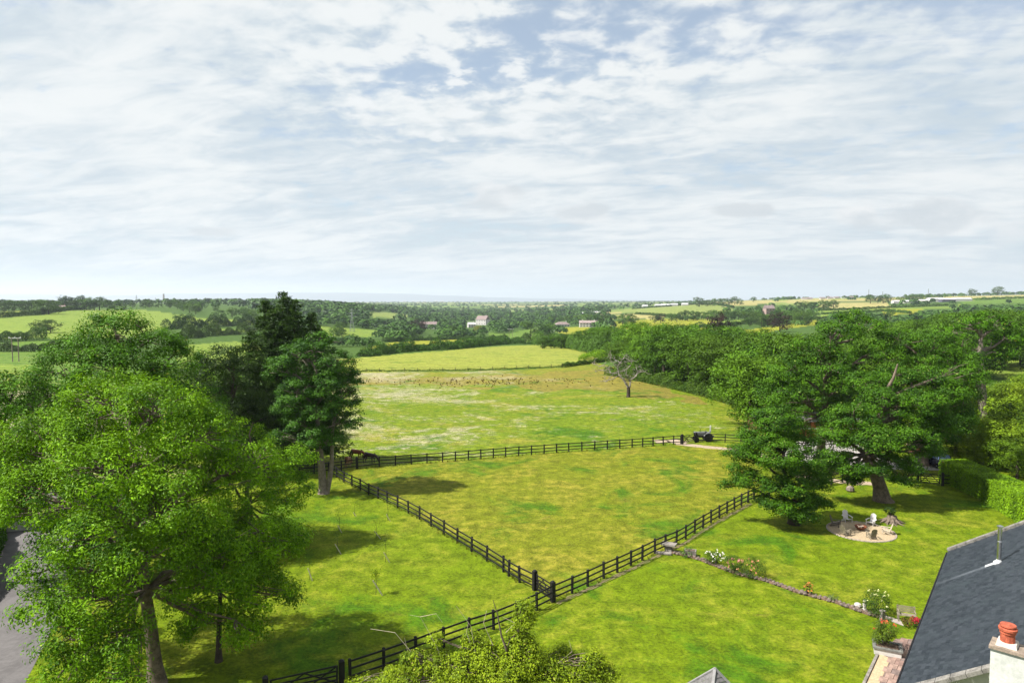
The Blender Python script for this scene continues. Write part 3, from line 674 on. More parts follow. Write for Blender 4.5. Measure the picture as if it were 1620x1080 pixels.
tree('tall_oak', 'tall rounded oak behind, topping the right-hand trees with yellowish crown', 'tree', f, 19.5,
     LB_(f, [(1330, 525, 80, 2.8, 1.8), (1370, 520, 81, 2.4, 1.6), (1290, 550, 80, 2.8, 2.0), (1250, 585, 80, 2.6, 2), (1230, 620, 79, 2.4, 2), (1310, 580, 78, 3.2, 2.2), (1390, 560, 80, 2.8, 2), (1350, 610, 78, 3.2, 2.2), (1270, 635, 78, 2.6, 1.8), (1345, 505, 82, 1.6, 1.1), (1225, 665, 78, 2.2, 1.8), (1330, 665, 77, 2.6, 1.6), (1390, 650, 78, 3, 2), (1215, 700, 78, 2, 1.4), (1340, 700, 77, 2.2, 1.4)], .88),
     520, .9, 115, .22, M_oak, M_bark, .5, 33, .35, gap=.04, dead=6, twigs=.25)
f = Vector((50, 82, 0))
tree('leaning_oak', 'wide oak with lumpy crown just left of the bare-topped pale trunk', 'tree', f, 18,
     LB_(f, [(1430, 545, 81, 2.8, 1.8), (1480, 550, 82, 2.8, 1.8), (1520, 565, 82, 2.4, 1.6), (1455, 585, 80, 3, 2), (1505, 600, 81, 2.4, 1.8), (1440, 640, 79, 3, 2), (1500, 650, 80, 2.6, 2), (1530, 620, 83, 1.8, 1.4), (1430, 700, 79, 2.4, 1.6), (1510, 670, 80, 2.0, 1.4)]),
     430, .9, 115, .22, M_oak, M_bark, .5, 34, .3, gap=.04, dead=6, twigs=.25)
f = XD(1562, 92)
tree('veteran_oak', 'stag-headed old oak with exposed pale trunk and flat crown at the right', 'tree', f, 19,
     LB_(f, [(1500, 530, 92, 1.9, 1.0), (1480, 545, 92, 1.5, .8), (1535, 515, 92, 2.0, 1.1), (1580, 515, 92, 2.2, 1.2), (1600, 535, 93, 1.8, 1.2), (1585, 560, 93, 1.7, 1.1), (1520, 545, 91, 1.3, .8), (1545, 600, 92, 1.3, .9), (1585, 540, 94, 2.0, 1.6), (1560, 505, 93, 1.8, 1.)]),
     260, .72, 66, .25, M_syc, M_barkp, .62, 35, .62, gap=.08, dead=10, twigs=.5, trunk_pts=[(0, 0, -.3), (0, 0, .1), (.2, 0, 4), (-.5, 0, 8.4), (-.9, 0, 12.5)])

# ------------------------------------------------------------------ tree in the bottom foreground, seen from above
f = Vector((0.6, 27.5, 0))
tree('lime_tree', 'yellow-green tree top poking up at the bottom edge with bare twigs', 'tree', f, 9,
     LB_(f, [(830, 975, 28, .42, .7), (820, 1020, 28, .7, .8), (760, 1035, 28, .8, .6), (700, 1060, 27.5, .8, .6), (640, 1075, 27, .7, .5), (860, 1070, 27.5, .9, .7), (790, 1080, 26.8, .95, .7), (760, 1060, 27.5, .8, .7), (935, 1050, 28, .55, .45), (965, 1065, 28, .4, .3),
             (890, 1040, 28.5, .6, .5), (620, 1085, 27.5, .8, .6), (700, 1120, 26, 1.0, .8), (860, 1130, 26, 1.0, .8), (800, 1110, 26.5, 1., .8), (570, 1095, 27.5, .7, .5), (745, 1010, 28, .3, .3), (690, 1010, 28, .25, .2), (660, 1050, 27.5, .6, .5), (730, 1060, 27.3, .8, .6), (900, 1075, 27.5, .8, .6), (825, 1045, 27.6, .9, .8), (940, 1075, 27.8, .6, .5)]),
     2900, .26, 42, .10, M_ywg, M_bark, .10, 41, .5, gap=.22, twigs=.5, dead=0, flat=.8)
root = bpy.data.objects['lime_tree']
tw = MB(); rnd = random.Random(9)
for pts in ([(650, 1030), (625, 1000), (586, 994)], [(705, 1060), (690, 1020), (665, 975), (648, 972)], [(665, 975), (690, 970), (700, 984)], [(752, 1030), (745, 990), (722, 958)], [(560, 1085), (585, 1070), (600, 1090)],
            [(655, 1050), (645, 1030), (640, 1008)], [(745, 1020), (738, 1000), (741, 985)], [(800, 1000), (815, 985), (795, 975)], [(655, 1095), (650, 1060), (662, 1045)], [(780, 1020), (765, 985), (770, 965)], [(880, 1050), (905, 1030), (900, 1012)]):
    pw = [PD(x, y, 27.6)-f for x, y in pts]
    tw = MB(); tw.tube(pw, [.015, .010, .007, .005][:len(pw)], 5, False); tw.build('bare_twig', mat('twig_pale', (.40, .34, .25), .9), root)

# ------------------------------------------------------------------ mid and far tree kinds (meshes shared by the copies)
def variant(seed, lobes, ncl, clr, lpc, ls, trunk=.025, fh=.3):
    rng = np.random.RandomState(seed); V, Fq, T, C, LB = crown(rng, lobes, ncl, clr, lpc, ls, .7, -.6)
    return V, Fq, T
def rlobes(seed, n, wide=.42, z0=.2):
    r = random.Random(seed); out = [(0, 0, .62, .3, .3, .28)]
    for i in range(n):
        a = r.uniform(0, 6.28); z = r.uniform(z0, .80); d = wide*math.sqrt(max(.05, 1-((z-.5)/.5)**2))*r.uniform(.5, .85)
        rr = r.uniform(.13, .22); out.append((d*math.cos(a), d*math.sin(a), z, rr, rr, rr*.8))
    return out
def trunk_mb(): return MB().tube([(0, 0, -.03), (0, 0, .02), (0, 0, .5)], [.045, .03, .018], 6, False)
CR_MID = [[leaf_mesh('crown', [(*variant(100+i, rlobes(i, 15, .40+.03*i, .14), 230, .095, 52, .031), 0)], [m_]) for i in range(4)] for m_ in (M_wood, M_right)]
TRK = trunk_mb().mesh('trunk', M_barkd, True)
def fartree(m_, seed, nl, ncl, clr, lpc, ls, wide=.42):
    return leaf_mesh('broadleaf_tree', [(*variant(seed, rlobes(seed, nl+3, wide, .15), ncl, clr, int(lpc*1.7), ls*.92), 0)], [m_, M_barkd], trunk_mb())
FAR = [fartree(M_woodd, 200+i, 9, 110, .11, 15, .062, .40+.04*i) for i in range(5)]
FARP = fartree(M_purple, 230, 9, 110, .11, 15, .062)
FARY = fartree(leafmat('leaf_golden', (.16, .17, .03), (.28, .28, .05), .3), 231, 9, 110, .11, 15, .062)
FARC = fartree(M_conif, 232, 9, 130, .10, 15, .055, .25)
ORD = ['first', 'second', 'third', 'fourth', 'fifth', 'sixth', 'seventh', 'eighth', 'ninth', 'tenth', 'eleventh', 'twelfth', 'thirteenth', 'fourteenth', 'fifteenth', 'sixteenth', 'seventeenth', 'eighteenth']
RND = random.Random(77)
def midtree(px, py, h, label, group, right=False, wide=1., D=None):
    """belt tree with crown and trunk as parts"""
    p = G(px, py) if D is None else XD(px, D)
    root = empty('broadleaf_tree', p, label, 'tree', group)
    k_ = RND.randrange(4); a = RND.uniform(0, 6.28)
    for nm, me in (('crown', CR_MID[1 if right else 0][k_]), ('trunk', TRK)):
        c_ = link(nm, me, root, rz=a); c_.scale = (h*wide, h*wide, h)
    return root
def far_tree(px, py, h, label, group=None, me=None, wide=1.15, D=None, cat='tree'):
    if D and group == 'trees in the valley hedgerows' and hides(np.array([px]), np.array([D]), np.array([h]))[0] and RND.random() < .85: return None
    p = G(px, py) if D is None else XD(px, D)
    o = link('broadleaf_tree', me or RND.choice(FAR), None, p, RND.uniform(0, 6.28)); o.scale = (h*wide, h*wide, h)
    return tag(o, label, cat, group)

# belt right of the dead tree: three rows climbing away
G1 = 'trees of the belt right of the bare tree'; L1 = 'leafy green tree in the belt of woodland right of the bare dead tree'
for row, (dD, hh) in enumerate(((0, 12.3), (16, 14), (34, 13.5))):
    line = [(985, 587), (1006, 591), (1030, 597), (1058, 603), (1085, 610), (1115, 618), (1145, 628), (1178, 640), (1210, 655), (1240, 668)]
    for i, (x, y) in enumerate(line):
        g0 = G(x, y); D = g0.y+dD+RND.uniform(-3, 3)
        midtree(x+RND.uniform(-8, 8)+row*6, 0, (hh+RND.uniform(-1.8, 1.5))*(.78 if i == 0 else 1), ORD[i]+' tree in the '+('front', 'middle', 'back')[row]+' row of the belt right of the bare tree', G1, D=D, wide=RND.uniform(.95, 1.2))
for x, D, h in ((1190, 108, 12.5), (1215, 104, 12), (1245, 100, 11), (1225, 120, 14), (1265, 112, 15), (1200, 125, 14.5)):
    midtree(x, 0, h, L1, G1, D=D)
# dark clump beyond the hay field
for ci_, (x, D, h) in enumerate(((858, 318, 8), (872, 322, 8.5), (888, 318, 9), (902, 322, 10), (918, 318, 10), (932, 312, 12), (948, 308, 14), (965, 300, 14.5), (980, 292, 13), (940, 335, 14), (957, 325, 15), (925, 340, 12), (995, 270, 11), (1010, 262, 12), (1000, 300, 14), (1020, 285, 14), (1040, 290, 13))):
    midtree(x, 0, h*.74, ORD[ci_]+' dark green tree of the clump at the far right corner of the hay field', 'trees at the hay field corner', D=D, wide=1.15)
# wood on the right, behind the lawn
G2 = 'trees of the wood on the right'; L2 = 'dark broadleaf tree in the dense wood on the right skyline'
for D in (175, 205, 240, 280):
    x = 1385 - (D-175)*.35; wi = 0
    while x < 1700:
        hh = np.interp(x, [1350, 1420, 1500, 1560, 1640], [8.5, 12, 15.5, 17, 17])
        if not (1560 < x < 1640 and D < 200): midtree(x, 0, hh+RND.uniform(-1.2, 1.2), ORD[wi]+' tree from the left in the '+{175: 'nearest', 205: 'second', 240: 'third', 280: 'farthest'}[D]+' row of the wood on the right skyline', G2, D=D+RND.uniform(-8, 8), wide=1.15)
        x += 34*175/D*RND.uniform(.85, 1.15); wi += 1
G3 = 'shrubby trees right of the veteran oak'; L3 = 'yellow-green scrubby tree on the bank behind the clipped hedge'
for x, D, h in ((1500, 98, 8.5), (1530, 104, 8), (1575, 108, 7), (1610, 104, 7.5), (1640, 110, 8), (1490, 88, 7), (1520, 88, 6.5), (1555, 94, 7.5), (1590, 92, 7), (1625, 90, 8), (1540, 84, 5), (1575, 82, 6), (1605, 80, 6.5),
                (1640, 82, 8), (1600, 120, 6), (1640, 130, 7), (1660, 96, 9), (1665, 76, 7), (1620, 74, 4.8), (1470, 100, 9), (1460, 110, 10), (1700, 84, 9)):
    midtree(x, 0, h, L3, G3, True, D=D, wide=1.25)
# behind the oaks, round the yard
for x, D, h in ((1290, 118, 12), (1330, 122, 13), (1370, 118, 13), (1410, 114, 13), (1440, 122, 13), (1350, 140, 14), (1300, 135, 13)):
    midtree(x, 0, h, 'green tree standing behind the timber stable, mostly hidden by the oaks', 'trees behind the stable', D=D)
# left side behind the ash group
for x, D, h in ((330, 105, 11), (300, 112, 10), (390, 100, 12), (420, 96, 11.5), (260, 120, 9), (455, 99, 9), (360, 96, 10)):
    midtree(x, 0, h, 'dark tree closing the gap behind the conifer and the round sycamore', 'trees behind the conifer', D=D)

# far trees one can tell apart
far_tree(77, 497, 15, 'broad dark tree standing alone on the left hillside with its shadow on the grass', wide=1.5)
for i, (x, y, h) in enumerate(((62, 527, 9), (80, 526, 9))): far_tree(x, y, h, ('left', 'right')[i]+' one of two small trees at the foot of the left hillside field')
GL = 'clump on the left hilltop'; GLN = 0
for x, D, h in ((92, 760, 11), (103, 770, 17), (116, 765, 12), (128, 775, 17), (138, 765, 15), (150, 770, 12), (158, 775, 17), (170, 765, 14), (182, 770, 12), (196, 775, 9)):
    far_tree(x, 0, h, ORD[GLN]+' tree from the left in the clump on the left hilltop', GL, D=D); GLN += 1
GL2 = 'trees along the left ridge'
for x in range(-30, 75, 9): far_tree(x, 0, RND.uniform(9, 14), 'tree in the dark row along the left ridge', GL2, D=720+RND.uniform(-15, 15))
for i in range(30):
    x = RND.uniform(205, 405); D = np.interp(x, [205, 260, 330, 405], [800, 900, 720, 640])+RND.uniform(-30, 190)
    far_tree(x, 0, RND.uniform(8, 13), 'tree of the wood edge above the long green hillside field', 'trees above the hillside field', D=D)
far_tree(285, 518, 11, 'small pointed tree in the hedge below the hillside field')
GM = 'trees in the valley hedgerows'
for i in range(22):   # behind the yellow strip
    x = RND.uniform(500, 800); D = np.interp(x, [500, 640, 800], [470, 580, 640])+RND.uniform(0, 90); far_tree(x, 0, RND.uniform(7.5, 12), 'bushy tree in the valley behind the narrow yellow field', GM, D=D)
for x, y, h in ((528, 537, 10), (541, 536, 8), (605, 531, 9), (617, 530, 8)): far_tree(x, y, h, 'rounded hedgerow tree beside the small green valley field', 'trees by the small green field', me=FAR[1])
far_tree(662, 520, 16, 'dark copper-leaved tree left of the white farmhouse', me=FARP, D=690)
far_tree(755, 515, 9, 'golden tree in front of the second white house', me=FARY, D=740)
far_tree(840, 523, 15, 'large round dark tree left of the long bungalow', D=640, wide=1.3)
for x, D, h in ((862, 590, 12), (868, 600, 14)): far_tree(x, 0, h, 'tall dark tree beside the white gable in the valley', 'trees by the white gable', D=D)
for x, D, h in ((900, 720, 13), (915, 740, 14), (930, 740, 15), (945, 720, 14), (955, 690, 12), (885, 700, 11), (870, 690, 12)): far_tree(x, 0, h, 'tree screening the back of the large white house', 'trees behind the white houses', D=G(x, 512.5).y+D*.03)
for x, D, h in ((985, 800, 14), (992, 810, 16), (1000, 800, 13)): far_tree(x, 0, h, 'dark tree in the clump above the big yellow field', 'clump above the yellow field', D=D)
for i, (x, me) in enumerate(((1036, None), (1045, FARP))): far_tree(x, 0, 12, ('green', 'darker')[i]+' tree of the pair standing in the pale field', D=830, me=me)
for x in np.linspace(1065, 1185, 17): far_tree(x+RND.uniform(-3, 3), 0, RND.uniform(11, 15), 'tree in the long wood behind the yellow field', 'long wood behind the yellow field', D=840+RND.uniform(-15, 50))
far_tree(1106, 481, 22, 'big rounded tree at the left end of the hilltop clump', D=1480)
for x in (1119, 1127, 1136, 1144, 1152, 1162, 1170): far_tree(x, 0, RND.uniform(13, 21), 'tree in the clump on the central hilltop', 'clump on the central hilltop', D=1510+RND.uniform(-20, 30))
far_tree(1107, 519, 7, 'small round bush tree in the hedge between two yellow fields')
far_tree(1136, 536, 17, 'nearly black tree standing above the belt of woodland', me=FARP, D=330, wide=.9)
far_tree(1165, 522, 7, 'rounded tree in the hedge right of the small bush tree', D=560)
far_tree(1205, 506, 13, 'dark round tree beside the pink farmhouse', D=640)
far_tree(1234, 516, 16, 'black-green leaning tree right of the pink farmhouse', me=FARP, D=520)
for i in range(20):
    x = RND.uniform(1185, 1292); D = RND.uniform(620, 900); far_tree(x, 0, RND.uniform(9, 15), 'green tree in the rounded wood around the pink farmhouse', 'wood around the pink farmhouse', D=D)
for x in (1262, 1272, 1283, 1302, 1310, 1318): far_tree(x, 0, RND.uniform(13, 18), 'dark tree of the clumps in front of the tan fields', 'clumps before the tan fields', D=1150)
for x in (1376, 1388, 1396, 1405): far_tree(x, 0, RND.uniform(16, 21), 'tree in the dark clump left of the white farm sheds', 'clump left of the farm sheds', D=1380)
for x in range(1420, 1480, 8): far_tree(x, 0, RND.uniform(11, 15), 'tree in the row behind the white farm sheds', 'row behind the farm sheds', D=1560)
far_tree(1288, 505, 9, 'lone dark tree in the green strip of field', D=830); far_tree(1408, 497, 13, 'dark tree at the left end of the golden field patch', D=720)
far_tree(1191, 0, 17, 'lone rounded tree on the skyline left of centre right', D=1950); far_tree(1535, 0, 26, 'spreading skyline tree, left of the two at the far right', D=2150, wide=1.1); far_tree(1577, 0, 32, 'spreading skyline tree, right and taller of the two at the far right', D=2150, wide=1.2)
GS = 'distant skyline trees'
for i in range(14):
    x = RND.uniform(1170, 1640); far_tree(x, 0, RND.uniform(7, 12), 'tiny tree on the far right-hand skyline', GS, D=2250+RND.uniform(0, 250), wide=1.9)

# uncountable far woodland: one mesh
def far_wood():
    rng = np.random.RandomState(55); n = 0; pos = []
    def area(cnt, x0, x1, D0, D1, h0, h1, cond=None):
        x = rng.uniform(x0, x1, cnt); D = np.exp(rng.uniform(np.log(D0), np.log(D1), cnt)); h = rng.uniform(h0, h1, cnt); X_ = (x-810)/1080*D
        k_ = np.ones(cnt, bool)
        for c_, s_, pl in PARC: k_ &= ~inpoly(X_, D, pl)
        k_ &= ~(hides(x, D, h) & (rng.rand(cnt) < .94))
        for a, b, c_ in zip(X_[k_], D[k_], h[k_]): pos.append((a, b, th(a, b), c_))
    area(1500, 440, 980, 600, 1700, 6, 11)
    area(900, 420, 960, 1500, 2400, 8, 13)
    area(160, 560, 960, 2400, 4000, 8, 12)
    area(700, 400, 640, 900, 2000, 10, 14)
    area(260, 940, 1200, 900, 3000, 7, 11)
    area(300, -60, 420, 1050, 2600, 9, 13)
    area(330, 1170, 1640, 650, 3000, 7, 12)
    area(170, 1170, 1650, 2200, 2900, 7, 12)
    area(260, 1000, 1640, 1000, 2400, 6, 10)
    area(420, 1170, 1640, 560, 1000, 6, 10)
    area(420, 560, 1150, 3600, 9000, 8, 13)
    area(60, 430, 640, 480, 600, 7, 10)
    area(110, 400, 590, 330, 420, 4, 7)
    lb = rlobes(3, 5)
    Vs = []; Fs = []; Ts = []; o_ = 0
    for (x, y, z, h) in pos:
        m = int(np.clip(90*600/y, 26, 110)); e = sph(rng, m); e[:, 2] = np.abs(e[:, 2])*1.0-.25
        wd = h*.5*rng.uniform(.8, 1.4); P = np.stack([x+e[:, 0]*wd, y+e[:, 1]*wd, z+h*.45+e[:, 2]*h*.5], 1)*1.0
        P += rng.normal(size=(m, 3))*h*.06
        N = e+np.array([0, 0, .45])+.25*rng.normal(size=(m, 3)); tt = np.clip(rng.rand()*.75+.25*rng.rand(m), 0, 1)
        V, Fq, T = leafset(P, N, np.full(m, h*.30*math.sqrt(90/m)), tt, rng, .8); Vs.append(V); Fs.append(Fq+o_); Ts.append(T); o_ += len(V)
    me = mesh_np('distant_woodland', np.concatenate(Vs), np.concatenate(Fs), [leafmat('leaf_distant', (.009, .040, .010), (.066, .15, .028), .06)], {'tint': ('FLOAT', 'FACE', np.concatenate(Ts))})
    tag(link('distant_woodland', me), 'woodland and hedgerow trees filling the valley and far plain as one mass', 'woodland', kind='stuff')
far_wood()

# ------------------------------------------------------------------ hedges
def hedge(name, label, pts, wd, h, ls, dens, m_, seed=0, lump=.35, group=None, box=False, cat='hedge'):
    rng = np.random.RandomState(seed+400); pts = [Vector(p) for p in pts]
    seg = [(b-a).length for a, b in zip(pts[:-1], pts[1:])]; L = sum(seg)
    n = int(L*(wd+2*h)*dens); s_ = rng.rand(n)*L; cs = np.concatenate([[0], np.cumsum(seg)])
    k_ = np.clip(np.searchsorted(cs, s_)-1, 0, len(seg)-1); t_ = (s_-cs[k_])/np.array(seg)[k_]
    A = np.array(pts)[k_]; B = np.array(pts)[k_+1]; Cn = A+(B-A)*t_[:, None]; d = (B-A)/np.linalg.norm(B-A, axis=1, keepdims=True)
    nn = np.stack([-d[:, 1], d[:, 0], 0*d[:, 0]], 1)
    lum = 1+lump*(np.sin(s_*2.1/max(h, 1.2)+seed)*.5+np.sin(s_*.83/max(h, 1.2)+2*seed)*.6+.25*np.sin(s_*5.3/max(h, 1.2)))
    if box:
        u_ = rng.rand(n)*(wd+2*h); side = np.where(u_ < h, -1, np.where(u_ < h+wd, 0, 1))
        off = np.where(side == 0, u_-h-wd/2, side*wd/2)*(1-.03*rng.rand(n)); zz_ = np.where(side == -1, u_, np.where(side == 0, h, wd+2*h-u_))
        off += rng.normal(size=n)*.05; zz_ = zz_*lum+rng.normal(size=n)*.05
        N = nn*side[:, None]+np.array([0, 0, 1.])*(side == 0)[:, None]*1.+.45*rng.normal(size=(n, 3))+np.array([0, 0, .3])
    else:
        a = rng.uniform(0, math.pi, n); rr = .65+.4*rng.rand(n)**.5
        off = -np.cos(a)*wd/2*rr*(.8+.2*lum); zz_ = np.sin(a)**.7*h*rr*lum
        N = nn*(-np.cos(a))[:, None]+np.array([0, 0, 1.])*np.sin(a)[:, None]+.6*rng.normal(size=(n, 3))
    P = Cn+nn*off[:, None]; P[:, 2] = TH(P[:, 0], P[:, 1])+np.maximum(zz_, .03)
    o3 = np.array(pts[0]); P = P-o3
    T = np.clip(.5*vnoise(P[:, 0]+500, P[:, 1]+500, max(.8, h*.5), seed)+.5*rng.rand(n), 0, .99)
    V, Fq, T = leafset(P, N, ls*rng.uniform(.7, 1.3, n), T, rng, .65)
    o = link(name, leaf_mesh(name, [(V, Fq, T, 0)], [m_]), None, pts[0]); return tag(o, label, cat, group)
ch = hedge('clipped_hedge', 'tall clipped bright green hedge along the right side of the lawn', [Vector((48.6, 74.5, 0)), Vector((48.9, 71.5, 0)), Vector((48.4, 66, 0)), Vector((47.2, 61, 0)), Vector((45, 53, 0))], 3.0, 2.35, .15, 330, M_hedge, 1, .055, box=True)
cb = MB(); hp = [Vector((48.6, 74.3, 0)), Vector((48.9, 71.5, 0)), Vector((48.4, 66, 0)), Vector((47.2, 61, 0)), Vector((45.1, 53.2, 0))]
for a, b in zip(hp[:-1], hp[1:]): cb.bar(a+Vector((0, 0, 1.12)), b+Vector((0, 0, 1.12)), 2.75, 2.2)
cb.build('dark_core', M_barkd, ch, -Vector(ch.location))  # solid dark box added inside the hedge so nothing shows through the leaves
hedge('field_hedge', 'rough low hedge running along the right edge of the flowery meadow', [G(962, 592), G(1000, 599), G(1050, 610), G(1100, 622), G(1165, 640), G(1230, 668), G(1280, 690)], 3.0, 2.2, .28, 60, M_bramble, 2)
hedge('field_hedge', 'low dark hedge between the meadow and the pale hay field', [G(890, 581), G(948, 573), G(975, 568)], 1.4, 1.1, .3, 60, M_bramble, 3)
hedge('field_hedge', 'dark thicket at the foot of the tree clump beyond the hay field', [G(850, 546), G(880, 548), G(905, 551), G(935, 557), G(960, 562), G(985, 570)], 7, 5.0, .5, 14, M_woodd, 32, .45)
hedge('field_hedge', 'thin dark line of rough growth along the wire fence', [G(500, 588.3), G(640, 587.2), G(760, 585.7), G(890, 580.7)], .7, .42, .2, 60, M_bramble, 33)
hedge('field_hedge', 'undergrowth along the front of the belt of woodland', [G(985, 583), G(1030, 592), G(1085, 604), G(1145, 621), G(1200, 645), G(1250, 668)], 6, 3.2, .4, 24, M_wood, 34, .5)
hedge('field_hedge', 'bright low bramble bank at the right end of the hay field', [G(930, 571), G(945, 566), G(975, 563), G(1000, 573)], 7, 2.2, .35, 18, M_hedge, 4)
hedge('roadside_hedge', 'dark roadside hedge along the far side of the lane at the left edge', [Vector((-33.5, 34, 0)), Vector((-37.8, 45, 0)), Vector((-43, 55, 0)), Vector((-50, 63, 0))], 2.6, 2.6, .2, 150, M_syc, 30)
hedge('roadside_hedge', 'dark hedge between the lane and the lawn behind the big ash', [Vector((-29.8, 47, 0)), Vector((-34, 56, 0)), Vector((-40, 64, 0)), Vector((-48, 72, 0))], 2.6, 3.2, .2, 150, M_syc, 31)
HD = [('thick dark hedge along the far side of the pale hay field', [(575, 564), (600, 560), (650, 555), (720, 552), (800, 544), (860, 544)], 7, 2.9, 5, .7),
      ('hedge in front of the lower green valley field', [(770, 541), (800, 541), (860, 542), (910, 551)], 5, 3.6, 6, .6),
      ('upper hedge above the narrow yellow field', [(610, 541), (660, 538.5), (735, 535.5), (800, 537)], 5, 2.0, 7, .8),
      ('hedge under the big sunlit hillside field', [(262, 521), (330, 516.5), (405, 514)], 7, 5.5, 8, .8),
      ('second hedge below the hillside, left of the conifer', [(285, 536), (340, 530), (410, 528)], 6, 4.5, 9, .8),
      ('bushy hedge at the far left below the hillside', [(-90, 545), (0, 541), (40, 539), (75, 538)], 5, 5, 10, .4),
      ('lower bushy hedge at the far left above the yellow field', [(-90, 558), (0, 556), (60, 556), (130, 553)], 4, 3, 11, .4),
      ('dark straight hedge climbing the left hillside', [(-90, 507), (0, 502.5), (60, 498), (95, 492), (140, 488.5)], 5, 4.2, 12, .15),
      ('hedge between the two yellow fields', [(1050, 524), (1075, 521.5), (1110, 518), (1165, 513)], 4, 2.6, 13, .4),
      ('hedge along the front of the big yellow field', [(1000, 524), (1030, 524), (1060, 525)], 4, 2.6, 14, .4),
      ('hedge at the foot of the pale hillside fields', [(1120, 519), (1200, 509), (1290, 504.5), (1330, 502)], 4, 2.6, 15, .3),
      ('hedge above the green strip field', [(1290, 491.5), (1400, 487.5), (1500, 483.5)], 5, 3.2, 16, .3),
      ('hedge crossing the pale central hillside', [(1000, 489), (1055, 485), (1110, 480.5), (1160, 487)], 5, 3.2, 17, .3),
      ('hedge below the pale central hillside field', [(1005, 497), (1050, 500), (1070, 503)], 4, 3, 18, .3),
      ('hedge along the far right skyline field', [(1470, 476), (1560, 474), (1640, 471)], 6, 4, 19, .3),
      ('hedge with gaps below the golden field patch', [(1300, 497.5), (1400, 492.5), (1440, 496)], 4, 3, 20, .3)]
for lab, pl, wd, h, sd_, lu in HD:
    pts = [G(*q_) for q_ in pl]; D = sum(p.y for p in pts)/len(pts); ls = max(.5, D*.0016)
    hedge('field_hedge', lab, pts, wd, h, ls, 4.6/ls**2, M_woodd, sd_, lu)

# ------------------------------------------------------------------ dead tree in the meadow
def dead_tree():
    f = G(994, 628); root = empty('dead_tree', f, 'bare grey dead tree standing alone in the flowery meadow', 'tree'); rnd = random.Random(5)
    tb = MB(); D = f.y; w_ = lambda x, y: PD(x, y, D)-f
    tb.tube([(0, 0, -.2), (0, 0, .1), w_(994.5, 618), w_(994, 612)], [.55, .42, .34, .34], 10, False)
    link('trunk', tb.mesh('trunk', M_barkd, True), root)
    bb = MB()
    M1 = [((994, 613), (990, 606), (987, 600)), ((996, 613), (996.5, 606), (997, 602)), ((987, 600), (979, 593), (977, 581)), ((987, 600), (991, 602), (996, 603)), ((997, 602), (1002, 597), (1009, 592)),
          ((979, 594), (970, 598), (962, 602)), ((962, 602), (958, 603), (955, 603)), ((977, 590), (966, 590), (955, 586)), ((978, 586), (984, 587), (991, 584)), ((977, 581), (974, 576), (969, 572)), ((977, 581), (981, 573), (985, 568)),
          ((1009, 592), (1013, 589), (1018, 587)), ((1005, 595), (1008, 587), (1007, 580)), ((991, 584), (996, 578), (999, 573)), ((969, 572), (965, 568), (967, 563)), ((985, 568), (990, 566), (996, 570)), ((955, 586), (948, 585), (942, 588)), ((997, 602), (990, 592), (992, 585)),
          ((966, 590), (962, 583), (955, 578)), ((955, 578), (948, 579), (940, 576))]
    rs = {0: .26, 1: .21, 2: .19, 4: .16}
    for i, pl in enumerate(M1):
        pw = [w_(*q_)+Vector((0, rnd.uniform(-.8, .8), 0)) for q_ in pl]; r0 = rs.get(i, .09)
        bb.tube(pw, [r0, r0*.8, r0*.6], 6, False)
        for _ in range(5):
            s0 = pw[rnd.randint(1, 2)]; e_ = s0+Vector((rnd.uniform(-1, 1), rnd.uniform(-1, 1), rnd.uniform(-.35, .9)))*1.5
            ps = limb(bb, s0, e_, .04, .016, rnd, 3, 4, .25)
            for _ in range(2): limb(bb, ps[2], ps[2]+Vector((rnd.uniform(-1, 1), rnd.uniform(-1, 1), rnd.uniform(-.2, .8)))*.8, .03, .015, rnd, 2, 3, .3)
    link('branches', bb.mesh('branches', mat('dead_wood', (.25, .215, .195), .9, .5, 3), True), root)
dead_tree()

# ------------------------------------------------------------------ fences and gates
POST = MB().box((0, 0, .6), (.13, .13, 1.24)).box((0, 0, 1.235), (.11, .11, .035), taper=.5).mesh('post', M_post)
BPOST = MB().box((0, 0, .66), (.27, .27, 1.42)).box((0, 0, 1.40), (.24, .24, .10), taper=.45).mesh('gate_post', M_post)
RAIL = MB().box((.5, 0, 0), (1, .045, .10)).mesh('rail', M_post)
def subdiv(pts, sp_):
    out = [pts[0]]
    for a, b in zip(pts[:-1], pts[1:]):
        n = max(1, round((b-a).length/sp_)); out += [a.lerp(b, i/n) for i in range(1, n+1)]
    return out
def fence(label, pts, sp_=None, skip_first=False, skip_last=False, group=None, big=()):
    pts = subdiv(pts, sp_) if sp_ else pts; o0 = pts[0]; rr = random.Random(len(pts))
    root = empty('post_and_rail_fence', o0, label, 'fence', group)
    for i, p in enumerate(pts):
        if (i == 0 and skip_first) or (i == len(pts)-1 and skip_last): continue
        j = min(i, len(pts)-2); d = pts[j+1]-pts[j]
        c_ = link('post', BPOST if i in big else POST, root, p-o0, math.atan2(d.y, d.x)); c_.rotation_euler = (rr.uniform(-.035, .035), rr.uniform(-.035, .035), c_.rotation_euler.z)
    for a, b in zip(pts[:-1], pts[1:]):
        d = b-a; nn = Vector((-d.y, d.x, 0)).normalized(); s_ = 1 if nn.y > 0 else -1
        for z in (.34, .74, 1.14):
            c_ = link('rail', RAIL, root, a-o0-nn*s_*.09+Vector((0, 0, z+rr.uniform(-.012, .012)))); c_.scale = (d.length*.998, 1, 1)
            c_.rotation_euler = (0, -math.atan2(d.z+rr.uniform(-.02, .02), d.length), math.atan2(d.y, d.x))
    return root
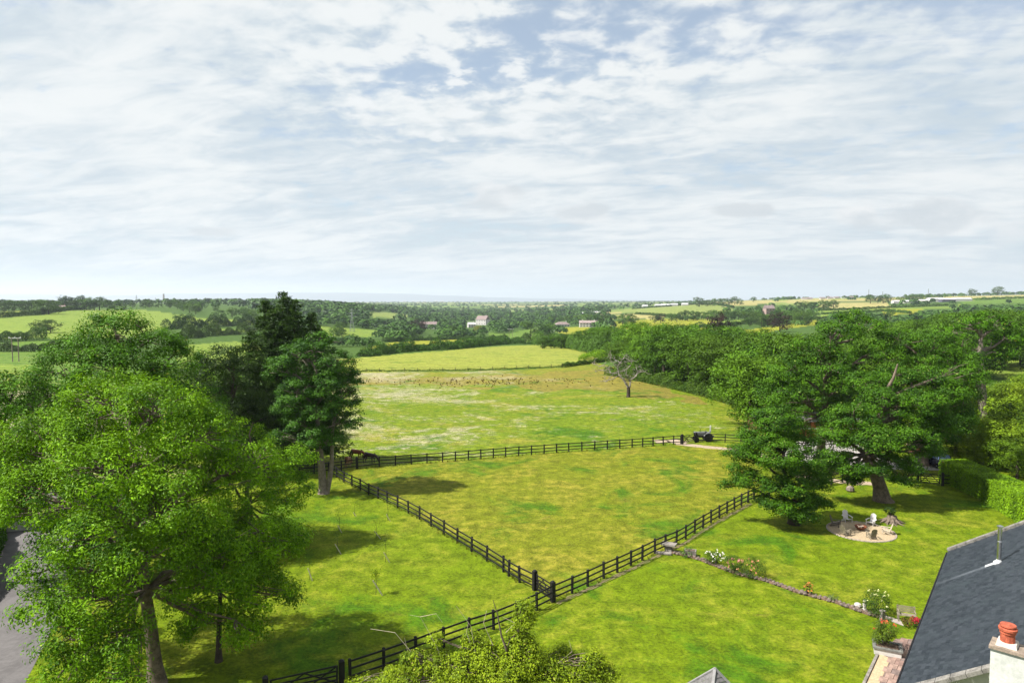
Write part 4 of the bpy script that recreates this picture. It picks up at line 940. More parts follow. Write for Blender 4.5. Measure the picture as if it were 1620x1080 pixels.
def gate(label, a, b, posts=True, h=1.15):
    a = Vector(a); b = Vector(b); d = b-a; L = d.length; root = empty('field_gate', a, label, 'gate', rz=math.atan2(d.y, d.x))
    if posts:
        for x in (0, L): link('gate_post', BPOST, root, (x, 0, 0))
    g0, g1 = .2, L-.2
    bar = MB().box(((g0+g1)/2, 0, 0), (g1-g0, .04, .08)).mesh('bar', M_post)
    for z in (.22, .42, .64, .88, h): link('bar', bar, root, (0, 0, z))
    st_ = MB().box((0, 0, (h+.16)/2+.02), (.09, .06, h-.1)).mesh('stile', M_post)
    for x in (g0+.05, g1-.05): link('stile', st_, root, (x, .052, 0))
    for (x0, z0, x1, z1) in ((g0+.05, .25, (g0+g1)/2, h-.04), ((g0+g1)/2, h-.04, g1-.05, .25), (g0+.05, h-.04, (g0+g1)/2, .25)):
        link('brace', MB().bar((x0, -.045, z0), (x1, -.045, z1), .035, .07).mesh('brace', M_post), root)
    return root
g = [G(*q_) for q_ in [(565, 741), (600, 737.5), (700, 730.5), (800, 722), (900, 714.5), (1000, 707.5), (1065.5, 702.5), (1077, 702.5)]]
fence('long straight black fence across the far end of the paddock, below the meadow', g, 1.82, big=(0,))
gate('black cross-braced gate at the far fence beside the tractor', G(1079, 702.5), G(1101, 699.5))
fence('black fence running right from the tractor into the oak', [G(1101, 699.5), G(1123, 699), G(1147, 699.5), G(1172, 701), G(1200, 704)])
fence('short black fence left of the horses, passing behind the tall pale-trunked tree', [G(520, 747), G(540, 744.5), G(565, 741)], 1.7, skip_last=True)
fence('black fence going left behind the pale-trunked tree', [G(408, 757), G(450, 753), G(520, 747)], 1.8, skip_last=True)
z6 = lambda x, y: G(400+x/2.843, 700+y/2.843)
dl = [z6(*q_) for q_ in [(346, 140), (378, 157), (410, 178), (446, 195), (484, 213), (521, 235), (563, 252), (605, 271), (651, 293), (700, 317), (750, 344), (802, 376), (859, 411), (920, 450), (984, 490), (1053, 532), (1127, 581)]]
dl += [G(805, 911), G(822, 921)]
fence('diagonal black fence between the paddock and the lawn of staked saplings', dl+[G(846, 933)], skip_last=True)
gate('small black gate closing the near corner where the fences meet', G(846, 933), G(874.5, 951.5))
lw = [G(*q_) for q_ in [(554, 1077), (607, 1059), (658, 1040), (702, 1023), (742, 1008), (781, 995), (817, 980), (849, 965), (874.5, 951.5)]]
fence('near black fence from the bottom gate to the corner gate', lw, skip_last=True)
rw = [G(*q_) for q_ in [(874.5, 951.5), (905, 938), (929.5, 927), (955, 914.5), (976.6, 905), (998, 895), (1016, 886), (1036, 875.5), (1053, 868), (1070, 861), (1084.6, 852.5), (1099, 843), (1112, 835), (1125, 827), (1138, 819.5), (1150, 812.5), (1162, 806), (1173, 800), (1183, 795), (1193, 790)]]
rw += subdiv([rw[-1], G(1240, 778), G(1287, 772), G(1315, 767), G(1350, 759)], 2.2)[1:]
fence('long black fence rising right from the corner gate to the oaks', rw, skip_first=True)
fence('short black fence beside the pale yard, between the two oaks', subdiv([G(1200, 733), G(1289, 745), G(1311, 749), G(1345, 757)], 2.4))
bl = G(541, 1085)
gate('five-barred gate at the bottom left, cut by the picture edge', bl, bl+Vector((-3.4, -1.55, 0)))
gate('dark garden gate under the hedge beyond the broad oak', G(1452, 764), G(1491, 768))
fence('dark fence from the garden gate into the clipped hedge', [G(1491, 768), G(1506, 768), G(1519, 767.5)], skip_first=True)
# thin wire fence beyond the meadow
wf = empty('wire_fence', G(500, 588.5), 'thin post and wire fence between the meadow and the hay field', 'fence')
wp = subdiv([G(500, 588.5), G(640, 587.5), G(760, 586), G(890, 581)], 3.6); pm = MB().tube([(0, 0, 0), (0, 0, 1.1)], .06, 5).mesh('post', M_barkd)
for p in wp: link('post', pm, wf, p-wp[0])
for z in (.5, .8, 1.02): MB().tube([p-wp[0]+Vector((0, 0, z)) for p in wp], .016, 3, False).build('wire', M_barkd, wf)

# worn soil strip beneath the near fence
M_soil = mat('dry_soil', (.17, .13, .07), .95, .4, 1.5, .4, 20, col2=(.10, .12, .02))
ribbon('soil_strip', [p+Vector((.25, -.25, 0)) for p in rw[:19]], .34, M_soil, .008, 120, .6)

# ------------------------------------------------------------------ staked young trees
STK = mat('stake_timber', (.34, .31, .25), .8, .15)
saps = [((564, 816), (559, 810), 'farthest staked sapling, a short stake near the pale-trunked tree'), ((618, 824), (611, 813), 'staked sapling nearest the diagonal fence with a thin leafy stem'),
        ((541, 842), (534, 830), 'staked sapling at the left of the second row with wispy brown stem'), ((602.5, 851.7), (592, 839), 'leaning pale stake without leaves, in the middle of the sapling lawn'),
        ((540, 876), (530, 860), 'staked sapling with a few leaves above its stake, left middle of the lawn'), ((617, 889), (607, 873), 'staked sapling with a bent leafy tip, below the bare stake'),
        ((494.5, 918), (487, 898), 'leftmost pale stake in the tree shadow beside the big ash'), ((605.5, 941), (590, 917.5), 'nearest staked sapling with the longest white stake and yellow-green tuft')]
for i, (b_, t_, lab) in enumerate(saps):
    p = G(*b_); root = empty('staked_sapling', p, lab, 'sapling', 'staked young trees on the lawn'); tp = PD(*t_, p.y)-p; rng = np.random.RandomState(i)
    MB().tube([(0, 0, -.05), tp], .035 if i < 7 else .045, 6).build('stake', STK, root)
    hx = Vector((tp.x*.75, 0, 0)); h = .9+.9*[.4, 1, 1, .5, .8, .9, .5, .75][i]
    MB().tube([hx+Vector((0, .1, 0)), hx+Vector((.05, .1, h*.5)), hx+Vector((0, .1, h))], [.02, .015, .006], 5, False).build('stem', M_barkd, root)
    n = [25, 70, 50, 15, 70, 80, 15, 260][i]; cc_ = np.array(hx)+np.array([0, .1, h-.1]); P = cc_+rng.normal(size=(n, 3))*np.array([.16, .16, .28 if i < 7 else .2])
    V, Fq, T = leafset(P, rng.normal(size=(n, 3))+np.array([0, 0, .8]), np.full(n, .10), rng.rand(n)*.9, rng)
    link('foliage', leaf_mesh('foliage', [(V, Fq, T, 0)], [M_ywg if i in (7, 0) else M_shrub]), root)

# ------------------------------------------------------------------ horses
def skin_body(name, verts, edges, rad, m_, parent, root_i=0):
    me = bpy.data.meshes.new(name); me.from_pydata(verts, edges, []); o = bpy.data.objects.new(name, me); COL.objects.link(o)
    sk = o.modifiers.new('skin', 'SKIN'); sk.use_smooth_shade = True
    for i, v_ in enumerate(me.skin_vertices[0].data): v_.radius = rad[i] if hasattr(rad[i], '__len__') else (rad[i], rad[i]); v_.use_root = (i == root_i)
    ss = o.modifiers.new('sub', 'SUBSURF'); ss.levels = 2; ss.render_levels = 2
    dg = bpy.context.evaluated_depsgraph_get(); nm = bpy.data.meshes.new_from_object(o.evaluated_get(dg)); nm.name = name
    nm.materials.clear(); nm.materials.append(m_)
    for p in nm.polygons: p.use_smooth = True
    bpy.data.objects.remove(o); return link(name, nm, parent)
def horse(label, loc, rz, coat, mane_m, sc=1., down=True, legs_m=None):
    root = empty('horse', loc, label, 'horse', 'horses by the far fence', rz); root.scale = (sc,)*3
    # faces +x.  trunk
    V = [(-.62, 0, 1.22), (-.30, 0, 1.20), (.10, 0, 1.14), (.48, 0, 1.22)]; R = [(.25, .27), (.26, .31), (.26, .33), (.23, .30)]; E = [(0, 1), (1, 2), (2, 3)]
    def chain(st_, pts, rs):
        k0 = st_
        for p, r in zip(pts, rs): V.append(p); R.append(r); E.append((k0, len(V)-1)); k0 = len(V)-1
        return k0
    if down: chain(3, [(.80, 0, 1.15), (1.08, 0, .82), (1.22, 0, .52), (1.30, 0, .36), (1.42, 0, .14)], [.20, .15, .125, (.12, .13), .075])
    else: chain(3, [(.78, 0, 1.42), (1.0, 0, 1.70), (1.14, 0, 1.82), (1.32, 0, 1.70), (1.52, 0, 1.50)], [.20, .14, .115, .12, .075])
    for s in (-1, 1):   # hind and fore legs, hock set back
        dx = .1*s
        chain(0, [(-.62+dx, .15*s, .98), (-.56+dx, .17*s, .78), (-.76+dx, .17*s, .50), (-.72+dx, .17*s, .22), (-.68+dx, .17*s, .05)], [.17, .12, .062, .045, .058])
        chain(3, [(.46+dx*.6, .14*s, .95), (.47+dx, .15*s, .72), (.49+dx, .15*s, .48), (.48+dx, .15*s, .22), (.52+dx, .15*s, .05)], [.13, .085, .058, .043, .055])
    skin_body('body', V, E, R, coat, root, 1)
    mb = MB(); rn = random.Random(2)
    for i in range(7):
        y = rn.uniform(-.05, .05); mb.tube([(-.84, y*.4, 1.34), (-.98, y, 1.16), (-.98+rn.uniform(-.05, .05), y*1.6, .62+rn.uniform(0, .12))], [.035, .05, .012], 5, False)
    mb.build('tail', mane_m, root, smooth=True)
    mb = MB(); cr = [(.62, 0, 1.46), (.86, 0, 1.26), (1.06, 0, 1.02), (1.22, 0, .74)] if down else [(.66, 0, 1.56), (.80, 0, 1.74), (.94, 0, 1.86), (1.08, 0, 1.95)]
    for a, b in zip(cr[:-1], cr[1:]):
        for k_ in range(4):
            p = Vector(a).lerp(Vector(b), k_/4); mb.tube([p, p+Vector((0, .09, -.05)), p+Vector((-.02, .12, -.24))], [.035, .04, .012], 4, False)
    mb.build('mane', mane_m, root, smooth=True)
    ear = Vector((1.24, 0, .70)) if down else Vector((1.12, 0, 1.94))
    for s in (-1, 1): MB().tube([ear+Vector((0, .06*s, -.04)), ear+Vector((.0, .075*s, .06)), ear+Vector((.02, .07*s, .14))], [.035, .03, .004], 6).build('ear', coat, root)
Mh1 = mat('coat_chestnut', (.15, .045, .018), .45, .2); Mh2 = mat('coat_dark_bay', (.028, .014, .014), .4, .3); Mh3 = mat('coat_light_bay', (.26, .12, .06), .5, .2); Mmane = mat('mane_black', (.008, .007, .007), .6, .2)
p = XD(560.5, 84.5); horse('chestnut horse grazing with its head down behind the far fence', p, 0, Mh1, Mmane, .97)
p = XD(582, 82.9); horse('dark bay horse grazing beside the chestnut one, head at the fence', p, -.15, Mh2, Mmane, .92)
p = XD(547.5, 81.2); horse('light bay horse seen from behind at the fence corner', p, 1.4, Mh3, Mmane, .85)
p = XD(448, 84); horse('dark horse in the shade behind the lower branches left of the pale trunk', p, 2.6, Mh2, Mmane, .9, down=False)

# ------------------------------------------------------------------ old grey tractor
def tractor():
    p = G(1115, 697.5); p.y -= 0
    root = empty('vintage_tractor', p, 'small vintage grey tractor parked beside the far gate', 'tractor', rz=math.pi)   # faces left
    Mg = mat('tractor_grey', (.15, .155, .155), .45, .15); Mb = mat('tractor_black', (.012, .012, .012), .8, .2); Md = mat('engine_dark', (.05, .048, .045), .6, .3)
    b = MB().box((.95, 0, 1.08), (1.15, .52, .42)).box((.95, 0, 1.31), (1.15, .40, .08), taper=.9).box((.25, 0, 1.12), (.3, .56, .5)); b.build('bonnet', Mg, root)
    gr = MB(); gr.box((1.535, 0, 1.05), (.03, .46, .44))
    for i in range(5): gr.box((1.56, -.16+.08*i, 1.05), (.025, .02, .4))
    gr.build('grille', Mb, root)
    MB().box((.9, 0, .78), (1.1, .34, .26)).box((0, 0, .8), (.7, .5, .45)).box((-.45, 0, .72), (.35, .9, .3)).build('engine', Md, root)
    def wheel(x, y, r, wd, nm='wheel'):
        w_ = MB(); w_.lathe([(r*.62, -wd/2), (r*.95, -wd/2), (r, -wd*.3), (r, wd*.3), (r*.95, wd/2), (r*.62, wd/2)], n=24)
        for k_ in range(18):
            a = k_*math.pi/9; w_.box((math.cos(a)*r, math.sin(a)*r, 0), (.05, .07, wd*.9), rz=a)
        o = w_.build('wheel', Mb, root, (x, y, r)); o.rotation_euler = (math.pi/2, 0, 0)
        rm = MB().lathe([(.05, -wd*.45), (r*.60, -wd*.5), (r*.60, wd*.5), (.05, wd*.45)], n=20).build('rim', Mg, o)
    for s in (-1, 1):
        wheel(-.35, .62*s, .60, .28); wheel(1.3, .55*s, .32, .14)
        f_ = MB(); 
        for k_ in range(7):
            a = math.radians(20+k_*22); a2 = math.radians(20+(k_+1)*22)
            f_.bar((-.35+.68*math.cos(a), .58*s, .6+.68*math.sin(a)), (-.35+.68*math.cos(a2), .58*s, .6+.68*math.sin(a2)), .34, .025)
        f_.build('mudguard', Mg, root)
        MB().lathe([(.02, 0), (.10, .02), (.11, .10)], n=12).build('headlight', Mg, root, (1.45, .33*s, 1.2))
    MB().box((1.3, 0, .36), (.1, 1.0, .1)).build('front_axle', Md, root)
    MB().box((-.5, 0, 1.28), (.42, .46, .06)).box((-.69, 0, 1.38), (.05, .44, .2)).build('seat', Mg, root)
    MB().tube([(.1, 0, 1.2), (-.12, 0, 1.5)], .02, 6).build('steering_column', Mb, root)
    o = MB().lathe([(.17, -.012), (.2, 0), (.17, .012)], n=18).build('steering_wheel', Mb, root, (-.13, 0, 1.51)); o.rotation_euler = (0, -.6, 0)
    MB().box((-.78, 0, 1.72), (.10, .34, .85)).box((-.78, 0, 2.2), (.16, .26, .12), taper=.7).build('upright_frame', mat('light_metal', (.34, .34, .33), .5), root)
    MB().tube([(.75, .2, 1.3), (.75, .2, 1.85)], .03, 8).build('exhaust', Mb, root)
tractor()

# ------------------------------------------------------------------ fire pit terrace
fp = G(1362, 840)
cirP = [G(*q_) for q_ in [(1311, 830), (1411, 847)]]
FR = 2.68
M_edge = mat('stone_edging', (.30, .25, .21), .9, .3, 4, .4, 30)
me = MB().lathe([(FR, 0), (FR, .012)], n=64).mesh('gravel_circle', M_gravel)
tag(link('gravel_circle', me, None, (fp.x, fp.y, .004)), kind='structure')
rs_ = empty('stone_ring', fp, 'ring of small edging stones round the fire pit gravel', 'edging')
sm = [MB().box((0, 0, .03), (.27, .14, .07), taper=.8+.05*i).mesh('stone', M_edge) for i in range(4)]
n = int(2*math.pi*FR/.30)
for i in range(n):
    a = 2*math.pi*i/n; c_ = link('stone', sm[i % 4], rs_, (FR*math.cos(a), FR*math.sin(a), RND.uniform(-.01, .01)), a+math.pi/2+RND.uniform(-.08, .08))
root = empty('fire_bowl', fp+Vector((.1, .25, 0)), 'rusty round fire bowl in the middle of the gravel circle', 'fire pit')
M_rust = mat('rusty_steel', (.17, .06, .03), .7, .4, 5, metal=.4)
b = MB(); prof = [(.12, .12), (.35, .17), (.52, .30), (.60, .46), (.62, .48), (.57, .46), (.48, .31), (.32, .21), (.02, .19)]; b.lathe(prof, n=28); b.build('bowl', M_rust, root, smooth=True); root.scale = (.82, .82, .82)
b = MB(); rr = random.Random(4)
for i in range(9):
    a = rr.uniform(0, 3.14); c0 = Vector((rr.uniform(-.2, .2), rr.uniform(-.2, .2), .36+rr.uniform(0, .08))); d = Vector((math.cos(a), math.sin(a), rr.uniform(-.1, .1)))*.24; b.tube([c0-d, c0+d], .045, 6)
b.build('logs', mat('ash_logs', (.45, .36, .28), .9, .4), root)
for a in (0, 2.1, 4.2): MB().tube([(.3*math.cos(a), .3*math.sin(a), .2), (.42*math.cos(a), .42*math.sin(a), 0)], .025, 6).build('leg', M_rust, root)
def adirondack(label, loc, rz, m_):
    """slatted garden chair, faces +x"""
    root = empty('garden_chair', loc, label, 'chair', 'garden chairs round the fire pit', rz); root.scale = (.9, .9, .9)
    for i in range(5):
        t_ = i/4; root_s = MB().box((.26-.13*i, 0, .36-.035*i), (.115, .54, .022)); root_s.build('seat_slat', m_, root)
    for i in range(6):
        y = -.225+.09*i; hh = .92-.55*y*y*4; a = Vector((-.27, y*.9, .20)); d = Vector((-.32, y*.12, .95)).normalized()
        MB().bar(a, a+d*hh, .08, .02).build('back_slat', m_, root)
    for s in (-1, 1):
        MB().bar((.38, .31*s, .34), (-.48, .31*s, .04), .03, .10).build('side_rail', m_, root)
        MB().bar((.34, .33*s, 0), (.34, .33*s, .56), .09, .03).build('front_leg', m_, root)
        MB().box((.02, .34*s, .57), (.78, .13, .025)).build('armrest', m_, root)
    MB().box((-.40, 0, .62), (.03, .62, .07)).build('back_rail', m_, root)
Mw = mat('chair_white', (.52, .49, .48), .7, .12); Mg_ = mat('chair_weathered', (.19, .165, .12), .85, .3, 6); Mdk = mat('chair_dark', (.10, .085, .07), .85, .3, 6)
for px_, py_, m_, lab in ((1340, 825, Mw, 'pale garden chair at the back left of the fire pit'), (1378, 830.5, Mw, 'pale garden chair at the back right of the fire pit'),
                          (1322, 832, Mdk, 'dark shaded garden chair at the far left of the gravel circle'), (1337, 846, Mg_, 'weathered slatted chair at the front left, its back towards us'),
                          (1379, 851.5, Mg_, 'weathered slatted chair at the front of the gravel circle'), (1402, 844, mat('chair_tan', (.42, .36, .27), .8, .3, 6), 'tan garden chair on the right side of the gravel circle')):
    p = G(px_, py_); a = math.atan2(fp.y+.2-p.y, fp.x-p.x); adirondack(lab, p+Vector((0, 0, .012)), a, m_)
# stump with fern beside it
def shrub(name, label, p, r, h, m_, n=1200, ls=.08, flower=None, nf=0, fs=.10, seed=0, cat='shrub', box=None, group=None):
    rng = np.random.RandomState(seed+900); root = empty(name, p, label, cat, group)
    lobes = [(rng.uniform(-.5, .5)*r, rng.uniform(-.4, .4)*r, h*rng.uniform(.35, .7), r*.55, r*.55, h*.38) for _ in range(6)]
    V, Fq, T, C, LB = crown(rng, lobes, max(30, n//11), min(r, h)*.26, 26, ls, .9, -.8)
    link('foliage', leaf_mesh('foliage', [(V, Fq, T, 0)], [m_]), root)
    st_ = MB(); rn = random.Random(seed)
    for lb in lobes: limb(st_, (0, 0, -.02), lb[:3], .03, .012, rn, 3, 5, .2)
    st_.build('stem', M_barkd, root)
    if flower:
        d = sph(rng, nf*3); d = d[d[:, 2] > .0][:nf]; L = np.array(lobes)[rng.randint(0, 6, len(d))]
        P = L[:, :3]+d*L[:, 3:6]*1.18; P = np.repeat(P, 5, 0)+rng.normal(size=(len(P)*5, 3))*fs*.35
        V, Fq, T = leafset(P, rng.normal(size=P.shape)*.6+np.array([-.2, -.5, .8]), np.full(len(P), fs), rng.rand(len(P))*.9, rng, .9)
        link('flowers', leaf_mesh('flowers', [(V, Fq, T, 0)], [flower]), root)['kind'] = 'stuff'
    return root
p = G(1411, 826); root = empty('tree_stump', p, 'old rooty tree stump on the lawn behind the fire pit', 'stump')
b = MB(); b.lathe([(.75, -.02), (.55, .12), (.42, .4), (.40, .62), (.3, .66)], n=14)
for i in range(9):
    a = i*.7+.2; b.tube([(.35*math.cos(a), .35*math.sin(a), .3), (.75*math.cos(a), .75*math.sin(a), .1), (1.15*math.cos(a+.2), 1.15*math.sin(a+.2), -.03)], [.14, .10, .03], 6, False)
b.build('wood', M_bark, root, smooth=True)
shrub('fern', 'dark fern growing on top of the old tree stump', p+Vector((-.15, 0, .6)), .55, .75, M_dark, 700, .12, seed=3, cat='fern')
fl_w = leafmat('petal_white', (.75, .7, .68), (.85, .82, .8), .3, tc=(1, 1, 1)); fl_p = leafmat('petal_pink', (.55, .16, .18), (.75, .36, .36), .3, tc=(1, .8, .8)); fl_r = leafmat('petal_red', (.45, .05, .03), (.6, .12, .06), .3, tc=(1, .6, .5)); fl_y = leafmat('petal_yellow', (.7, .65, .3), (.85, .85, .5), .3, tc=(1, 1, .7)); fl_o = leafmat('petal_orange', (.5, .18, .05), (.6, .3, .08), .3, tc=(1, .7, .5))
shrub('rose_bush', 'small bush smothered in white and pale pink roses on the stone edging', G(1130, 893), .75, .95, M_shrub, 900, .08, fl_w, 26, .09, 4)
shrub('rose_bush', 'larger wide bush with pink and coral roses, left half', G(1162, 904), .85, 1.15, M_shrub, 1500, .08, fl_p, 13, .10, 5)
shrub('rose_bush', 'larger wide bush with coral roses, right half', G(1187, 913), 1.1, 1.35, M_shrub, 2300, .08, leafmat('petal_coral', (.55, .2, .13), (.72, .38, .28), .3, tc=(1, .8, .7)), 15, .09, 6)
shrub('flower_clump', 'small clump of orange flowers halfway along the stone edging', G(1278, 940), .35, .8, M_shrub, 260, .07, fl_o, 14, .10, 7)
shrub('rose_bush', 'round dark bush with scattered pale yellow roses at the end of the edging', G(1386, 972), .95, 1.5, M_shrub, 2400, .075, fl_y, 20, .075, 8)
shrub('green_clump', 'bright green leafy clump beside the stone trough', G(1085, 880), .55, .8, leafmat('leaf_fresh', (.05, .13, .02), (.12, .24, .04), .35), 500, .08, seed=9)
shrub('green_clump', 'low grey-green clump in the edging right of the orange flowers', G(1318, 950), .4, .4, leafmat('leaf_grey', (.12, .18, .08), (.2, .27, .12), .3), 220, .07, seed=10)
shrub('bronze_clump', 'bronze leafy clump beneath the little garden bench', G(1437, 990), .5, .55, leafmat('leaf_bronze', (.09, .07, .02), (.2, .15, .04), .3), 420, .07, seed=11)
shrub('red_flower_clump', 'small deep red flowering clump near the slate roof edge', G(1449, 990), .35, .5, M_shrub, 160, .07, leafmat('petal_crimson', (.3, .02, .03), (.45, .04, .05), .3, tc=(1, .5, .5)), 26, .10, 12)
# stone edging: low rockery wall
M_rock = mat('rockery_stone', (.145, .115, .095), .92, .45, 3, .5, 20); M_bed = mat('flower_bed_soil', (.13, .085, .06), .95, .4, 4, .5, 20)
ed = [G(*q_) for q_ in [(1062, 874), (1085, 879), (1110, 886), (1140, 898), (1170, 909), (1210, 918), (1260, 936), (1320, 952), (1376, 972), (1392, 976)]]
root = empty('stone_edging', ed[0], 'long low edging of rubble stones and soil crossing the lawn', 'edging')
b = MB(); rr = random.Random(8)
for a, c_ in zip(ed[:-1], ed[1:]):
    b.bar(a-ed[0]+Vector((0, 0, .04)), c_-ed[0]+Vector((0, 0, .04)), .30, .12)
b.build('soil_bed', M_bed, root)
edge = subdiv(ed, .30)
rockm = []
for i in range(5):
    m_ = MB(); m_.lathe([(.10, -.08), (.17, -.03), (.16, .05), (.08, .10)], n=7); vv = m_.v; m_.v = [(x*(1+rr.uniform(-.25, .25)), y*(1+rr.uniform(-.3, .2)), z*(1+rr.uniform(-.2, .3))) for x, y, z in vv]; rockm.append(m_.mesh('stone', M_rock))
for i in range(len(edge)-1):
    d = edge[i+1]-edge[i]; nn = Vector((-d.y, d.x, 0)).normalized()
    for s in ((-1, 1) if i % 3 else (1,)):
        o = link('stone', RND.choice(rockm), root, edge[i]-ed[0]+nn*.15*s+Vector((0, 0, .10)), RND.uniform(0, 6)); k_ = RND.uniform(.5, .95); o.scale = (k_, k_, k_)
# stone table, trough, slabs
p = G(1058, 872); root = empty('stone_bench', p, 'small weathered stone table at the fence end of the edging', 'stone table', rz=-.5)
M_st = mat('weathered_stone', (.2, .18, .16), .9, .35, 4, .5, 25)
MB().box((0, 0, .62), (1.15, .75, .12)).build('slab', M_st, root); MB().box((0, 0, .28), (.55, .4, .56), taper=.8).build('pedestal', M_st, root); MB().box((-.2, -.75, .10), (1.2, .35, .12), .2).build('step', M_st, root)
p = G(1092, 878); root = empty('stone_trough', p, 'grey stone trough beside the bright green clump', 'trough', rz=-.35)
t_ = MB(); t_.box((0, 0, .2), (.9, .5, .4)); t_.box((0, .22, .42), (.9, .07, .06)); t_.box((0, -.22, .42), (.9, .07, .06)); t_.box((.41, 0, .42), (.07, .36, .06)); t_.box((-.41, 0, .42), (.07, .36, .06)); t_.build('basin', M_st, root)
MB().box((0, 0, .405), (.74, .36, .02)).build('soil', M_bed, root)
p = G(1396, 981); root = empty('stone_post', p, 'short upright stone at the end of the edging', 'stone'); 
MB().box((0, 0, .3), (.28, .22, .6), .3, taper=.8).build('shaft', M_st, root); MB().box((0, 0, .62), (.32, .26, .06), .3).build('cap', M_st, root)
p = G(1368, 965); root = empty('garden_ornament', p, 'small white figure-like ornament left of the yellow rose bush', 'ornament')
MB().lathe([(.16, 0), (.18, .08), (.09, .16), (.13, .3), (.15, .42), (.07, .52), (.10, .60), (.09, .68), (.03, .73)], n=12).build('figure', mat('white_stone', (.42, .39, .36), .8, .2), root, smooth=True)
p = G(1357, 959); tag(MB().lathe([(.14, -.03), (.24, .08), (.20, .2), (.08, .26)], n=8).build('white_boulder', mat('white_stone', (.6, .6, .6)), None, p), 'small white boulder at the yellow rose end of the edging', 'stone')
p = G(1345, 777); tag(MB().lathe([(.25, -.05), (.42, .15), (.38, .45), (.16, .62)], n=9).build('pale_boulder', M_barkp, None, p), 'pale rounded boulder on the lawn left of the broad oak trunk', 'stone')
M_slabs = mat('stone_slabs', (.30, .26, .23), .9, .3, 2, .4, 25)
b_ = [G(1398, 972), G(1425, 981), G(1430, 990), G(1402, 980)]
sheet('stone_path', b_, M_slabs, .02)
# slatted bench
p = G(1434, 982); root = empty('garden_bench', p, 'little weathered bench of slats by the house wall corner', 'bench', rz=-.35)
for i in range(3): MB().box((0, -.14+.14*i, .42), (1.05, .12, .03)).build('seat_slat', Mg_, root)
for i in range(4): MB().box((0, .24+.02*i, .52+.10*i), (1.05, .025, .07)).build('back_slat', Mw if i == 9 else Mg_, root)
for x in (-.46, .46):
    MB().box((x, .2, .2), (.06, .06, .4)).build('leg', Mg_, root); MB().box((x, -.18, .2), (.06, .06, .4)).build('leg', Mg_, root); MB().box((x, .02, .62), (.06, .5, .04)).build('armrest', Mg_, root)
    MB().bar((x, .25, .4), (x, .32, .88), .05, .05).build('back_post', Mg_, root)
# terrace, gravel strip, planter
TA = [G(1450, 1011), G(1417, 1010), G(1398, 1028), G(1388, 1060), G(1372, 1084), G(1360, 1110), G(1440, 1110)]
sheet('terrace', [PZ(1462, 1011, 0)]+TA[1:6]+[PZ(1475, 1120, 0), Vector((24, 38, 0))], M_brickpave, .02)
sheet('gravel_strip', [G(1392, 1034), G(1409, 1042), G(1385, 1094), G(1366, 1090)], mat('cream_gravel', (.38, .29, .18), .95, .2, 9, .5, 60), .03)
root = empty('kerb_edging', G(1388, 1036), 'grey kerb stones along the left edge of the cream gravel strip', 'edging'); kp = subdiv([G(1388, 1036), G(1362, 1092)], .5)
for a, b in zip(kp[:-1], kp[1:]): MB().bar(a-kp[0]+(b-a)*.03+Vector((0, 0, .05)), b-kp[0]-(b-a)*.03+Vector((0, 0, .05)), .14, .12).build('stone', M_st, root)
# paving bricks
rootp = bpy.data.objects['terrace']; pvm = [mat('paver_a', (.20, .13, .11), .9, .3, 3), mat('paver_b', (.15, .11, .10), .9, .3, 3), mat('paver_c', (.25, .17, .14), .9, .3, 3)]
pav = [MB().box((0, 0, .0), (.58, .38, .03)).mesh('paver', m_) for m_ in pvm]
ed_ = Vector((-.613, -.79, 0)); en_ = Vector((.79, -.613, 0)); o_ = G(1418, 1010)
tp_ = [(q_.x, q_.y) for q_ in TA]
tpoly = [(q_.x, q_.y) for q_ in [G(1410, 1040), G(1420, 1012), G(1463, 1011), PZ(1475, 1110, 0), G(1385, 1105)]]
for i in range(-3, 22):
    for j in range(-10, 10):
        q_ = o_+ed_*(i*.60)+en_*(j*.40+(i % 2)*.2)
        if inpoly(np.array([q_.x]), np.array([q_.y]), tpoly)[0]: link('paver', RND.choice(pav), rootp, (q_.x, q_.y, .035+RND.uniform(-.006, .006)), math.atan2(ed_.y, ed_.x))
p = G(1403, 1035); root = empty('planter', p+Vector((.15, .25, 0)), 'white-sided raised stone planter at the terrace corner', 'planter', rz=-.45)
MB().box((0, 0, .18), (1.35, 1.0, .36)).build('base', mat('white_render', (.45, .435, .41), .8, .1), root); 
t_ = MB(); t_.box((0, .47, .40), (1.5, .2, .08)); t_.box((0, -.47, .40), (1.5, .2, .08)); t_.box((.66, 0, .40), (.18, .74, .08)); t_.box((-.66, 0, .40), (.18, .74, .08)); t_.build('coping', mat('slate_coping', (.13, .13, .12), .8, .3), root)
MB().box((0, 0, .37), (1.14, .74, .04)).build('soil', M_bed, root)
shrub('flowering_shrub', 'leafy green shrub with a few red flowers growing in the white planter', p+Vector((.1, .3, .39)), .75, 1.25, leafmat('leaf_planter', (.05, .10, .015), (.13, .20, .03), .3), 1900, .085, fl_r, 7, .12, 13)

# ------------------------------------------------------------------ house: slate roof, flue, gable copings, chimney
e_ = Vector((-.613, -.790, 0)).normalized(); n_ = Vector((.790, -.613, 0)).normalized(); SL = math.tan(math.radians(33.8)); ZE = 2.8
A0 = Vector((30.3, 46.2, ZE)); LEN = 21.6; HALF = 4.6
house = empty('house', (A0.x, A0.y, 0), 'house with dark slate roof, steel flue and white chimney at the bottom right', 'house')
OH = Vector((A0.x, A0.y, 0))
def Hp(s_, w_, dz=0): return A0-OH+e_*s_+n_*w_+Vector((0, 0, SL*w_+dz))
M_slate = mat('slate', (.050, .058, .070), .55, .35, .9, .35, 6, spec=.45)
M_lead = mat('lead_stain', (.16, .18, .21), .6, .2)
b = MB(); q4 = [Hp(0, -.15, -.06), Hp(LEN, -.15, -.06), Hp(LEN, HALF, -.06), Hp(0, HALF, -.06)]; b.add(q4, [(0, 1, 2, 3)])
ridge = SL*HALF
